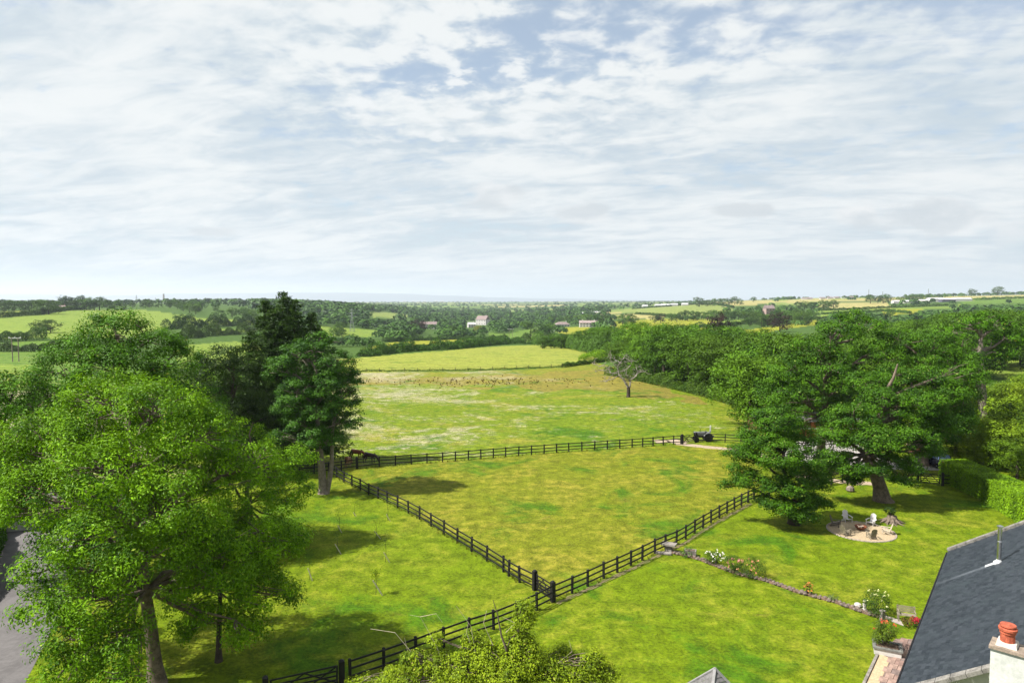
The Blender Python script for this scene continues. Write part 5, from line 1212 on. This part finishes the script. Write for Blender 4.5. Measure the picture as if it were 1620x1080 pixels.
def Hq(s_, w_, dz=0): return A0-OH+e_*s_+n_*(2*HALF-w_)+Vector((0, 0, SL*w_+dz))
b.add([Hq(0, -.15, -.06), Hq(LEN, -.15, -.06), Hq(LEN, HALF, -.06), Hq(0, HALF, -.06)], [(3, 2, 1, 0)]); b.build('roof_deck', M_slate, house)
rr = np.random.RandomState(3); V = []; Fq = []
rows = int(HALF/math.cos(math.atan(SL))/.22)+1; k_ = 0; T = []
for i in range(rows):
    w0 = -.15+i*.22*math.cos(math.atan(SL)); w1 = w0+.30*math.cos(math.atan(SL))
    if w0 > HALF: break
    w1 = min(w1, HALF)
    for j in range(int(LEN/.3)+1):
        s0 = j*.3+(i % 2)*.15; s1 = min(s0+.292, LEN); s0 = min(s0, LEN-.01); dz = rr.uniform(0, .010)
        c_ = [Hp(s0, w0, .018+dz), Hp(s1, w0, .018+dz), Hp(s1, w1, .002), Hp(s0, w1, .002)]; c_ += [c_[0]-Vector((0, 0, .014)), c_[1]-Vector((0, 0, .014))]
        V += [tuple(x) for x in c_]; Fq += [(k_, k_+1, k_+2, k_+3), (k_+4, k_+5, k_+1, k_)]; T += [rr.rand()]*2; k_ += 6
Ms = bpy.data.materials.new('slate_tiles'); Ms.use_nodes = True; t = Ms.node_tree; t.nodes.clear(); q = NT(t)
at_ = q.n('ShaderNodeAttribute', attribute_name='tint').outputs['Fac']; vc = q.n('ShaderNodeTexCoord').outputs['Object']
c = q.mix(at_, (.010, .014, .020), (.028, .034, .043)); c = q.mix(q.ramp(q.noise(vc, .7, 6, .7), .45, .75), c, (.026, .034, .041)); c = q.mix(q.m('MULTIPLY', q.ramp(q.noise(vc, 3.5, 6, .75), .62, .74), .6), c, (.06, .067, .075))
r_ = Vector(ray(1580, 889)); nrm = Vector((-SL*n_.x, -SL*n_.y, 1)); tt = (A0-Vector((0, 0, CAMH))).dot(nrm)/r_.dot(nrm); fb = Vector((0, 0, CAMH))+r_*tt; fs_ = (fb-A0).dot(e_); fw_ = (fb-A0).dot(n_)
r2_ = Vector(ray(1480, 924)); t2 = (A0-Vector((0, 0, CAMH))).dot(nrm)/r2_.dot(nrm); f2 = Vector((0, 0, CAMH))+r2_*t2; l0 = fb-OH; l1 = f2-OH; ld = (l1-l0); ll = ld.length; ld.normalize(); lp = ld.cross(nrm.normalized())
rel = q.n('ShaderNodeVectorMath', {0: vc, 1: tuple(l0)}, operation='SUBTRACT').outputs[0]
al = q.n('ShaderNodeVectorMath', {0: rel, 1: tuple(ld)}, operation='DOT_PRODUCT').outputs['Value']; ac = q.n('ShaderNodeVectorMath', {0: rel, 1: tuple(lp)}, operation='DOT_PRODUCT').outputs['Value']
wash = q.m('MULTIPLY', q.ramp(q.m('ABSOLUTE', ac), .32, .08), q.m('MULTIPLY', q.ramp(al, -.1, .2), q.ramp(al, ll*1.05, ll*.2, .25, 1.)))
wash = q.m('MULTIPLY', wash, q.ramp(al, ll*1.15, ll*1.0)); wash = q.m('MULTIPLY', wash, q.ramp(q.noise(vc, 2.5, 4, .6), .3, .6, .45, 1.))
c = q.mix(q.m('MULTIPLY', wash, .75), c, (.10, .112, .13))
bs = q.n('ShaderNodeBsdfPrincipled', {'Base Color': c, 'Roughness': .5, 'Specular IOR Level': .4, 'Normal': q.n('ShaderNodeBump', {'Height': q.noise(vc, 12, 4, .6), 'Strength': .3, 'Distance': .02}).outputs[0]}); q.n('ShaderNodeOutputMaterial', {0: bs.outputs[0]})
o = link('slates', mesh_np('slates', np.array(V), np.array(Fq), Ms, {'tint': ('FLOAT', 'FACE', np.array(T))}), house); o['kind'] = 'stuff'
# walls
b = MB(); wz = ZE-.12
for s0 in (.12, LEN-.12):
    pts = [e_*s0+n_*.15, e_*s0+n_*(2*HALF-.15), e_*s0+n_*(2*HALF-.15)+Vector((0, 0, wz)), e_*s0+n_*HALF+Vector((0, 0, ZE+ridge-.15)), e_*s0+n_*.15+Vector((0, 0, wz))]; b.add(pts, [(0, 1, 2, 3, 4)])
for w0 in (.15, 2*HALF-.15): b.add([e_*.12+n_*w0, e_*(LEN-.12)+n_*w0, e_*(LEN-.12)+n_*w0+Vector((0, 0, wz)), e_*.12+n_*w0+Vector((0, 0, wz))], [(0, 1, 2, 3)])
b.build('wall', mat('white_render', (.72, .70, .66)), house)
M_cop = mat('coping_stone', (.17, .16, .145), .92, .4, 2.5, .5, 15)
for s0 in (-.16, LEN+.16):     # gable copings, stone by stone
    n = 9
    for i in range(n):
        for side in (0, 1):
            fn = Hq if side else Hp; a = fn(s0, -.2+(HALF+.2)*i/n+.01, .08); c_ = fn(s0, -.2+(HALF+.2)*(i+1)/n-.01, .08); MB().bar(a, c_, .42, .16).build('coping_stone', M_cop, house)
MB().tube([Hp(.05, -.22, -.08), Hp(LEN-.05, -.22, -.08)], .055, 8).build('gutter', M_post, house)
MB().tube([Hp(0, HALF, .06), Hp(LEN, HALF, .06)], .09, 8).build('ridge', M_slate, house)
# steel flue
r_ = ray(1580, 889); nrm = Vector((-SL*n_.x, -SL*n_.y, 1)); A0v = A0; o3 = Vector((0, 0, CAMH)); rv = Vector(r_); tt = (A0v-o3).dot(nrm)/rv.dot(nrm); fb = o3+rv*tt
M_steel = mat('stainless_steel', (.55, .55, .55), .28, .1, metal=1.)
fl = bpy.data.objects.new('flue', None)
top = PD(1585, 832, fb.y); H = top.z-fb.z; fbL = fb-OH
fo = MB().lathe([(.11, -.3), (.11, H*.55), (.125, H*.56), (.125, H*.58), (.11, H*.60), (.11, H-.2), (.12, H-.19), (.12, H-.14)], n=18).build('flue', M_steel, house, fbL, smooth=False)
MB().lathe([(.10, H-.14), (.10, H-.06), (.17, H-.05), (.17, H+.01), (.05, H+.06)], n=18).build('cowl', M_steel, fo)
MB().lathe([(.30, -.16), (.26, .02), (.14, .12), (.125, .18)], n=16).build('flashing', mat('lead', (.40, .41, .42), .5, .15), fo)
# runoff stain below the flue: a thin lead apron lying on the slates
w_f = (fb-A0).dot(n_); s_f = (fb-A0).dot(e_)
b = MB(); b.add([Hp(s_f-.30, w_f-.15, .034), Hp(s_f+.22, w_f-.15, .034), Hp(s_f+.16, w_f-.65, .034), Hp(s_f-.22, w_f-.65, .034)], [(0, 1, 2, 3)]); b.build('lead_apron', mat('lead', (.4, .4, .4)), house)
# chimney on the near gable of the taller house part
cf_ = PZ(1567, 1019, 9.9); cdir = (PZ(1620, 1034, 9.9)-cf_).normalized(); cback = Vector((-cdir.y, cdir.x, 0)); 
if cback.y < 0: cback = -cback
CO = cf_-OH
def Cp(a, b_, z): return CO+cdir*a+cback*b_+Vector((0, 0, z-9.9))
Mwr = mat('chimney_render', (.43, .44, .415), .85, .16, 1.2, .3, 14)
ang_c = math.atan2(cdir.y, cdir.x)
MB().box(Cp(.95, .36, 7.9), (1.9, .62, 3.8), ang_c).build('chimney_stack', Mwr, house)
cpb = MB().box(Cp(.95, .33, 9.84), (1.98, .70, .09), ang_c).build('chimney_cap', mat('cap_stone', (.24, .19, .15), .9, .35, 3, .5, 15), house)
pc = PD(1590, 1012, (cf_+cdir*.22+cback*.38).y)-OH; pc = Cp(.36, .36, 9.89)
MB().box(pc+Vector((0, 0, .05)), (.52, .5, .12), ang_c, taper=.9).build('pot_plinth', mat('mortar', (.50, .47, .42), .9, .2), house)
Mterr = mat('terracotta', (.36, .085, .045), .85, .45, 5, .4, 20)
po = MB().lathe([(.19, 0), (.18, .22), (.205, .25), (.205, .31), (.235, .34), (.24, .40), (.22, .42), (.17, .42), (.15, .34)], n=22).build('chimney_pot', Mterr, house, pc+Vector((0, 0, .11)), smooth=False)
MB().lathe([(.16, .421), (.21, .46), (.20, .50), (.06, .54)], n=22).build('pot_lid', Mterr, po)
# taller part of the house, below the picture edge
b = MB(); hc = [Cp(-.4, -.1, 0), Cp(8, -.1, 0), Cp(8, -9, 0), Cp(-.4, -9, 0)]; zt = [Vector((p.x, p.y, 6.0)) for p in hc]; g0 = (Cp(3.8, -.1, 8.2)); g1 = (Cp(3.8, -9, 8.2))
b.add(hc+zt+[g0, g1], [(0, 1, 5, 8, 4), (2, 3, 7, 9, 6), (1, 2, 6, 5), (3, 0, 4, 7)]); b.build('wall', mat('white_render', (.7, .7, .66)), house)
b = MB(); b.add([zt[0]-cdir*.4+Vector((0, 0, -.15)), zt[3]-cdir*.4+Vector((0, 0, -.15)), g1+Vector((0, 0, .08)), g0+Vector((0, 0, .08))], [(0, 1, 2, 3)]); b.add([zt[1]+cdir*.4+Vector((0, 0, -.15)), zt[2]+cdir*.4+Vector((0, 0, -.15)), g1+Vector((0, 0, .08)), g0+Vector((0, 0, .08))], [(3, 2, 1, 0)]); b.build('roof', M_slate, house)

# little hipped summerhouse roof at the bottom edge
pk = PZ(1131, 1057, 3.7); root = empty('summerhouse', (pk.x, pk.y, 0), 'small garden house, only its grey hipped slate roof tip showing at the bottom edge', 'summerhouse', rz=.35)
Msh = mat('grey_slates', (.12, .115, .115), .8, .3, 3, .4, 20)
R0, H0 = 1.45, 1.75
for k_ in range(4):
    a = k_*math.pi/2; R4 = Matrix.Rotation(a, 3, 'Z'); b = MB(); nr_ = 12
    for i in range(nr_):
        f0 = 1-i/nr_; f1 = 1-(i+1)/nr_; x0 = R0*f0; x1 = R0*f1; z0 = 3.7-H0*f0; z1 = 3.7-H0*f1
        nj = max(1, int(2*x0/.3))
        for j in range(nj):
            ya0 = -x0+2*x0*j/nj+.01; yb0 = -x0+2*x0*(j+1)/nj-.01; ya1 = -x1+2*x1*j/nj; yb1 = -x1+2*x1*(j+1)/nj; dz = RND.uniform(.01, .03)
            vs = [R4 @ Vector(p) for p in ((x0+.02, ya0, z0+dz), (x0+.02, yb0, z0+dz), (x1, yb1, z1), (x1, ya1, z1))]; b.add(vs, [(0, 1, 2, 3)])
    o = b.build('slates', Msh, root); o['kind'] = 'stuff'
    MB().bar(R4 @ Vector((R0, R0, 3.7-H0+.03)), Vector((0, 0, 3.73)), .12, .05).build('hip_tile', mat('hip_lead', (.2, .195, .195), .7, .2), root)
MB().box((0, 0, .97), (2.4, 2.4, 1.94)).build('wall', mat('white_render', (.7, .7, .66)), root)

# ------------------------------------------------------------------ stable block, shed, car
p = XD(1283, 99); root = empty('timber_stable', p, 'orange-brown timber stable glimpsed between the oaks above the pale yard', 'stable')
Mor = mat('orange_boards', (.34, .11, .035), .8, .3, 2); W_, D_, H_ = 15., 4., 2.5
b = MB(); b.box((0, D_/2, H_/2), (W_, D_, H_)); b.build('wall', mat('dark_brown_wall', (.10, .04, .02), .9), root)  # solid box, its dark colour stands in for the shade inside the openings
nb = 74; bd = MB().box((0, 0, 0), (.185, .03, 1.22)).mesh('board', Mor)
for i in range(nb):
    x = -W_/2+.1+i*(W_-.2)/(nb-1)
    if i % 12 in (9, 10): continue
    link('board', bd, root, (x, -.02, .62+RND.uniform(-.004, .004)))
MB().box((0, -.03, 1.30), (W_, .07, .12)).build('sill', mat('white_paint', (.75, .72, .68), .7, .1), root)
for i in range(10):
    if i % 3 != 1: MB().box((-W_/2+.75+i*1.5, -.02, 1.9), (.65, .05, 1.1)).build('upper_board', Mor, root)
b = MB(); b.add([(-W_/2-.3, -.5, H_-.15), (W_/2+.3, -.5, H_-.15), (W_/2+.3, D_/2, H_+.9), (-W_/2-.3, D_/2, H_+.9), (-W_/2-.3, D_+.5, H_-.15), (W_/2+.3, D_+.5, H_-.15)], [(0, 1, 2, 3), (3, 2, 5, 4)]); b.build('roof', Msh, root)
p = G(1472, 724); root = empty('field_shelter', p+Vector((.2, 2.2, 0)), 'low shelter with weathered brown sheet roof behind the dark car', 'shed')
MB().box((0, 0, .75), (2.3, 2, 1.5)).build('wall', mat('dark_brown_wall', (.1, .04, .02)), root)
b = MB()
for i in range(12): b.bar((-1.35+i*.245, -1.3, 1.55), (-1.35+i*.245, 1.3, 2.0), .225, .03)
b.build('roof_sheet', mat('rusty_sheet', (.20, .14, .12), .85, .35, 3), root)
def car():
    p = G(1478, 736); root = empty('parked_car', p, 'dark blue-black estate car parked on the drive, seen from the front', 'car', rz=1.75)
    Mp = mat('car_paint', (.012, .016, .035), .25, .1, spec=.6); Mgl = mat('car_glass', (.10, .16, .30), .08, .1, spec=.8); Mt = mat('tyre', (.01, .01, .01), .8)  # blue light on the windows is put into the glass colour
    # side profile extruded, narrowing to the roof
    prof = [(-2.1, .35), (-2.15, .75), (-2.05, 1.0), (-1.75, 1.05), (-1.45, 1.62), (.45, 1.66), (1.15, 1.12), (2.0, .98), (2.2, .7), (2.15, .35)]
    vs = []; 
    for y in (-1, 1):
        for x, z in prof: vs.append((x, y*(.88 if z < 1.1 else .68), z))
    n = len(prof); fs = [tuple(range(n))[::-1], tuple(range(n, 2*n))]+[(i, (i+1) % n, n+(i+1) % n, n+i) for i in range(n)]
    b = MB(); b.add(vs, fs); b.build('body', Mp, root)
    b = MB(); b.add([(.48, -.60, 1.62), (.48, .60, 1.62), (1.12, .72, 1.15), (1.12, -.72, 1.15)], [(3, 2, 1, 0)]); b.v = [(x+.012, y, z+.014) for x, y, z in b.v]; b.build('windscreen', Mgl, root)
    b = MB(); b.add([(-1.47, -.6, 1.58), (-1.47, .6, 1.58), (-1.74, .74, 1.1), (-1.74, -.74, 1.1)], [(0, 1, 2, 3)]); b.v = [(x-.014, y, z+.006) for x, y, z in b.v]; b.build('rear_window', Mgl, root)
    for s in (-1, 1):
        b = MB(); b.add([(-1.35, .705*s, 1.55), (.40, .705*s, 1.58), (.95, .86*s, 1.15), (-1.6, .86*s, 1.12)], [(0, 1, 2, 3)]); b.build('side_window', Mgl, root)
        MB().box((2.12, .62*s, .78), (.12, .36, .14)).build('headlight', mat('lamp_glass', (.6, .6, .6), .2), root); MB().box((-2.1, .7*s, .85), (.1, .2, .25)).build('tail_light', mat('tail_red', (.3, .01, .01), .3), root)
        MB().box((.85, .98*s, 1.12), (.14, .18, .12)).build('wing_mirror', Mp, root)
        for x in (-1.35, 1.35):
            o = MB().lathe([(.2, -.1), (.31, -.11), (.33, -.06), (.33, .06), (.31, .11), (.2, .1)], n=20).build('wheel', Mt, root, (x, .82*s, .33)); o.rotation_euler = (math.pi/2, 0, 0)
            MB().lathe([(.05, -.1), (.2, -.09), (.2, .09), (.05, .1)], n=14).build('rim', M_steel, o)
    MB().box((2.17, 0, .72), (.06, .7, .16)).build('grille', Mt, root)
car()
# bungalow glimpsed at the far left edge, across the road
p = XD(-6, 56); root = empty('roadside_cottage', p+Vector((-3.2, 3.5, 0)), 'white cottage with brown roof glimpsed across the road at the left edge', 'house', rz=.35)
MB().box((0, 0, 1.1), (6.5, 4, 2.2)).build('wall', mat('white_render', (.7, .7, .66)), root)
b = MB(); b.add([(-3.5, -2.4, 2.05), (3.5, -2.4, 2.05), (3.5, 0, 3.4), (-3.5, 0, 3.4), (-3.5, 2.4, 2.05), (3.5, 2.4, 2.05)], [(0, 1, 2, 3), (3, 2, 5, 4)]); b.build('roof', mat('brown_tiles', (.28, .14, .10), .9, .3, 3), root)
MB().box((-1, -2.03, 1.2), (1, .06, 1)).build('window', mat('dark_glass', (.03, .04, .05), .1), root)

# ------------------------------------------------------------------ far buildings
Mwall = mat('far_white_wall', (.46, .44, .43), .9, .08, .5); Mroof = mat('far_roof', (.19, .145, .14), .9, .2, .5); Mrg = mat('far_grey_roof', (.42, .40, .40), .9, .15, .5); Mwin = mat('dark_glass', (.03, .04, .05), .1); Mshed = mat('far_shed_roof', (.42, .42, .43), .7, .1, .3); Mbrk = mat('far_pink_wall', (.32, .23, .205), .9, .1, .5)
def GD(x, y): d = G(x, y).y; print('GD', x, y, round(d)); return d
def bldg(name, label, px_, D, w_, d_, h_, rh, wallm, roofm, nwin=4, rz=0., cat='house', storeys=2, chim=1, group=None, hip=0., dz=0., k=0):
    if k: k = min(2.0, max(.8, D/640)); w_, d_, h_, rh = w_*k, d_*k, h_*k, rh*k
    p = XD(px_, D); p.z += dz; root = empty(name, p, label, cat, group, rz)
    MB().box((0, 0, h_/2-.5), (w_, d_, h_+1)).build('wall', wallm, root)
    b = MB(); x = w_/2+.3; y = d_/2+.4; hx = w_/2*(1-hip)+.3*(hip == 0)
    b.add([(-x, -y, h_-.1), (x, -y, h_-.1), (x, y, h_-.1), (-x, y, h_-.1), (-hx, 0, h_+rh), (hx, 0, h_+rh)], [(0, 1, 5, 4), (2, 3, 4, 5), (1, 2, 5), (3, 0, 4), (3, 2, 1, 0)])
    rf = b.build('roof', roofm, root)
    for i in range(chim): MB().box(((-1)**i*w_*.32, 0, h_+rh+.3), (1.0, .8, 1.8)).build('chimney', wallm, rf)
    if nwin:
        wm = MB().box((0, -d_/2-.03, 0), (1.3, .12, 1.3)).mesh('window', Mwin)
        for s_ in range(storeys):
            for i in range(nwin): link('window', wm, root, (-w_/2+w_*(i+.5)/nwin, 0, (h_*.27 if storeys > 1 else h_*.5)+h_*.5*s_))
    return root
bldg('farmhouse', 'long white farmhouse among the valley trees, left of centre', 678, GD(678, 520), 15, 7, 4.4, 2.4, Mwall, Mroof, 6, .1, k=1)
bldg('country_house', 'white gabled house with pinkish roof higher in the valley trees', 764, GD(764, 514), 11, 8, 5.2, 3.6, Mwall, Mroof, 4, -.5, k=1)
bldg('bungalow', 'low bungalow with brown hipped roof beside the large white house', 889, GD(889, 517), 13, 8, 2.6, 2.2, Mwall, Mroof, 5, .2, storeys=1, hip=.5, k=1)
bldg('large_house', 'large white house with long low roof above the small yellow field', 931, GD(931, 517), 17, 8, 3.9, 2.2, Mwall, mat('far_pink_roof', (.24, .19, .18), .9, .15, .5), 6, -.05, chim=2, k=1)
bldg('white_gable', 'small white gable beside dark tall trees in the valley', 877, GD(877, 524), 4, 5, 3.2, 2, mat('bright_white', (.75, .75, .73), .8), Mrg, 1, .9, chim=0, k=1)
bldg('cottage', 'tiny white cottage by the golden tree in the valley', 746, GD(746, 518), 7, 5, 3, 2, Mwall, Mrg, 3, .3, k=1)
bldg('pink_farmhouse', 'pink farmhouse half hidden in the rounded wood on the right', 1216, GD(1216, 497), 9, 6, 5.5, 3, Mbrk, Mroof, 3, .2, k=1)
bldg('hilltop_farm', 'small pale farmhouse in the trees on the left hilltop', 100, 742, 6, 6, 3, 2, Mbrk, Mroof, 2, .2, dz=.5)
for i, (x, D, w_, h_, d_, lab) in enumerate(((1418, 1330, 18, 4, 10, 'leftmost pale farm shed of the farm on the right hillside'), (1437, 1340, 20, 3.5, 10, 'second low farm shed of the farm on the right hillside'), (1461, 1300, 20, 4.5, 12, 'farm shed with white walls in the middle of the right hillside farm'),
                                  (1478, 1345, 30, 6, 16, 'tallest wide pale barn of the right hillside farm'), (1497, 1310, 26, 5, 12, 'open-fronted dark barn of the right hillside farm'), (1520, 1330, 34, 4.5, 12, 'long low pale barn at the right end of the hillside farm'))):
    r0 = bldg('farm_shed', lab, x, D, w_, d_, h_, 2.2, Mwall if i != 4 else mat('shed_dark', (.08, .08, .12), .9), Mshed if i % 2 else mat('far_shed_pink', (.62, .56, .55), .8, .1, .3), 0, 0, 'barn', chim=0)
for i, (x, D, w_) in enumerate(((1052, 1750, 22), (1066, 1760, 18), (1083, 1770, 16), (1020, 1800, 14), (1040, 1780, 14))):
    bldg('village_house', 'white-walled house in the row on the centre horizon', x, D, w_, 8, 4, 3, Mwall, Mshed, 0, RND.uniform(-.3, .3), group='houses on the centre horizon', chim=0)
for i, x in enumerate((938, 948, 918, 700, 655, 662, 672, 640, 690)):
    D = 1500 if x > 900 else 8200; s_ = 1 if x > 900 else 3
    bldg('distant_building', 'pale building in the scattered settlement near the central horizon', x, D, 12*s_, 8*s_, 4*s_*.8, 2*s_, Mwall, Mshed, 0, 0, 'building', chim=0, group='pale buildings near the horizon')
for i, x in enumerate((1272, 1280, 1312, 1322, 1335, 1345, 1300)):
    bldg('horizon_house', 'tiny pale house on the right-hand skyline', x, 2150, 16, 9, 4, 3, Mwall, Mroof, 0, RND.uniform(-.3, .3), chim=0, group='tiny houses on the right skyline')
# pylons, masts and the tall chimney
Mm = mat('galvanised', (.22, .24, .24), .6, .1, metal=.3)
def pylon(px_, D, h, label):
    root = empty('pylon', XD(px_, D), label, 'pylon'); b = MB(); w0 = h*.09; r = h*.007
    for sx, sy in ((-1, -1), (1, -1), (1, 1), (-1, 1)): b.tube([(sx*w0, sy*w0, 0), (sx*w0*.35, sy*w0*.35, h*.6), (0, 0, h)], r, 4, False)
    for i in range(8):
        z0 = h*i/9; z1 = h*(i+1)/9; a0 = w0*(1-.65*min(1, z0/(h*.6))) if z0 < h*.6 else w0*.35*(1-(z0-h*.6)/(h*.4)); a1 = w0*(1-.65*min(1, z1/(h*.6))) if z1 < h*.6 else w0*.35*(1-(z1-h*.6)/(h*.4))
        for s in (-1, 1): b.tube([(-a0*s, -a0, z0), (a1*s, -a1, z1)], r*.6, 3, False)
    b.build('lattice', Mm, root)
    for z, l_ in ((.66, .16), (.78, .13), (.9, .10)): MB().tube([(-h*l_, 0, h*z), (0, 0, h*(z+.03)), (h*l_, 0, h*z)], r*1.1, 4, False).build('cross_arm', Mm, root)
pylon(557, 640, 22, 'lattice pylon in the valley above the small green field'); pylon(217, 1900, 26, 'small distant pylon on the left horizon'); pylon(247, 2500, 22, 'faint distant pylon between the left horizon pylon and the tall chimney')
p = XD(260, 3000); tag(MB().lathe([(4.4, 0), (3.2, 40)], n=14).build('factory_chimney', mat('far_concrete', (.30, .27, .27), .9), None, p), 'tall distant chimney standing on the left horizon', 'chimney')
MB().lathe([(3.5, 37), (3.5, 40.6)], n=14).build('rim', mat('far_concrete', (.3, .27, .27)), bpy.data.objects['factory_chimney'])
for px_, hh in ((1373, 30), (1467, 28), (1395, 22)): tag(MB().tube([(0, 0, 0), (0, 0, hh)], .9, 5).build('radio_mast', Mm, None, XD(px_, 2400)), 'thin mast on the right skyline', 'mast', 'masts on the right skyline')
def hpole(px_, py_, wpx, label):
    p = G(px_, py_); D = p.y; k_ = D/1080; root = empty('power_pole', p, label, 'power pole'); w_ = wpx*k_
    for x in (-w_/2, w_/2): MB().tube([(x, 0, 0), (x, 0, 8.2)], .15, 6).build('pole', M_barkp, root)
    MB().box((0, 0, 8.0), (w_*2, .16, .22)).build('cross_arm', mat('pale_metal', (.6, .6, .58)), root)
    for x in (-w_*.9, 0, w_*.9): MB().lathe([(.12, 0), (.16, .1), (.08, .35)], n=8).build('insulator', mat('pale_metal', (.6, .6, .6)), root, (x, 0, 8.12))
hpole(25, 572, 10, 'twin-legged power pole with white crossbar at the far left'); hpole(808, 535, 5, 'twin-legged power pole in the pale green valley field')
p = G(1194, 636); root = empty('telegraph_pole', p, 'brown telegraph pole beside the belt of trees', 'pole'); MB().tube([(0, 0, 0), (0, 0, 5.5)], [.16, .12], 7).build('pole', M_bark, root); MB().box((0, 0, 5.1), (1.0, .08, .1)).build('cross_arm', M_bark, root)

# ------------------------------------------------------------------ rush tufts and grass tussocks
def tufts(name, label, pts, h, blades, m_):
    rng = np.random.RandomState(len(pts)); n = len(pts); ci = np.repeat(np.arange(n), blades); m = len(ci); C = np.array(pts)[ci]; hh = h*rng.uniform(.6, 1.3, m)*np.repeat(rng.uniform(.6, 1.3, n), blades)
    a = rng.uniform(0, 6.28, m); r = rng.rand(m)*.35*h; P = C+np.stack([np.cos(a)*r, np.sin(a)*r, 0*a], 1); tip = P+np.stack([np.cos(a)*hh*.5, np.sin(a)*hh*.5, hh], 1); wv_ = np.stack([-np.sin(a), np.cos(a), 0*a], 1)*h*.09
    V = np.stack([P-wv_, P+wv_, tip], 1).reshape(-1, 3); Fq = np.arange(m*3).reshape(m, 3); T = np.repeat(rng.rand(n), blades)*.7+.3*rng.rand(m)
    tag(link(name, mesh_np(name, V, Fq, [m_], {'tint': ('FLOAT', 'FACE', T)})), label, 'grass', kind='stuff')
rng = np.random.RandomState(8); pts = []
for _ in range(240):
    x = rng.normal(770, 95); y = rng.normal(604, 3.6) - (x-760)*.006
    if 575 < x < 1060: pts.append(tuple(G(x, y)))
tufts('meadow_rushes', 'dark and rusty rush tufts in the ochre band of the meadow', pts, .34, 20, leafmat('rush', (.05, .055, .012), (.15, .10, .025), .2))
pts = []
fl_ = [p for seq in (lw, rw, dl, g) for p in subdiv(seq, .35)]
for p in fl_:
    if rng.rand() < .8: pts.append((p.x+rng.normal()*.12, p.y+rng.normal()*.12, p.z))
tufts('fence_line_grass', 'longer grass tufts along the foot of the black fences', pts, .20, 14, leafmat('long_grass', (.07, .12, .01), (.20, .21, .04), .3))
pts = []
cand = rng.uniform([-40, 34], [55, 150], size=(26000, 2))
for x, y in cand:
    if abs(x) < y*.78: pts.append((x, y, 0.))
pts = [p for p in pts if not (p[0] < -24 and p[1] < 62)]
pa = np.array(pts); kk = ~inpoly(pa[:, 0], pa[:, 1], [(31, 47), (17, 29), (30, 20), (45, 36)]) & (np.hypot(pa[:, 0]-fp.x, pa[:, 1]-fp.y) > 3.6) & ~((pa[:, 0] > 14) & (pa[:, 1] < 40))
tufts('grass_tussocks', 'short grass tussocks scattered over lawn, paddock and meadow', [tuple(p) for p in pa[kk]], .085, 7, leafmat('tussock', (.08, .135, .008), (.20, .215, .03), .3))

# ------------------------------------------------------------------ air
HZ = MB(); HZ.box((0, 13000, 190), (64000, 34000, 460))
mh = bpy.data.materials.new('air'); mh.use_nodes = True; t = mh.node_tree; t.nodes.clear(); q = NT(t)
vo = q.n('ShaderNodeVolumePrincipled', {'Color': (.80, .90, 1., 1), 'Density': HAZE if 'HAZE' in globals() else 7e-5, 'Anisotropy': .2}); q.n('ShaderNodeOutputMaterial', {1: vo.outputs[0]})
tag(HZ.build('haze', mh), 'thin pale haze filling the air over the whole countryside', 'haze', kind='stuff')
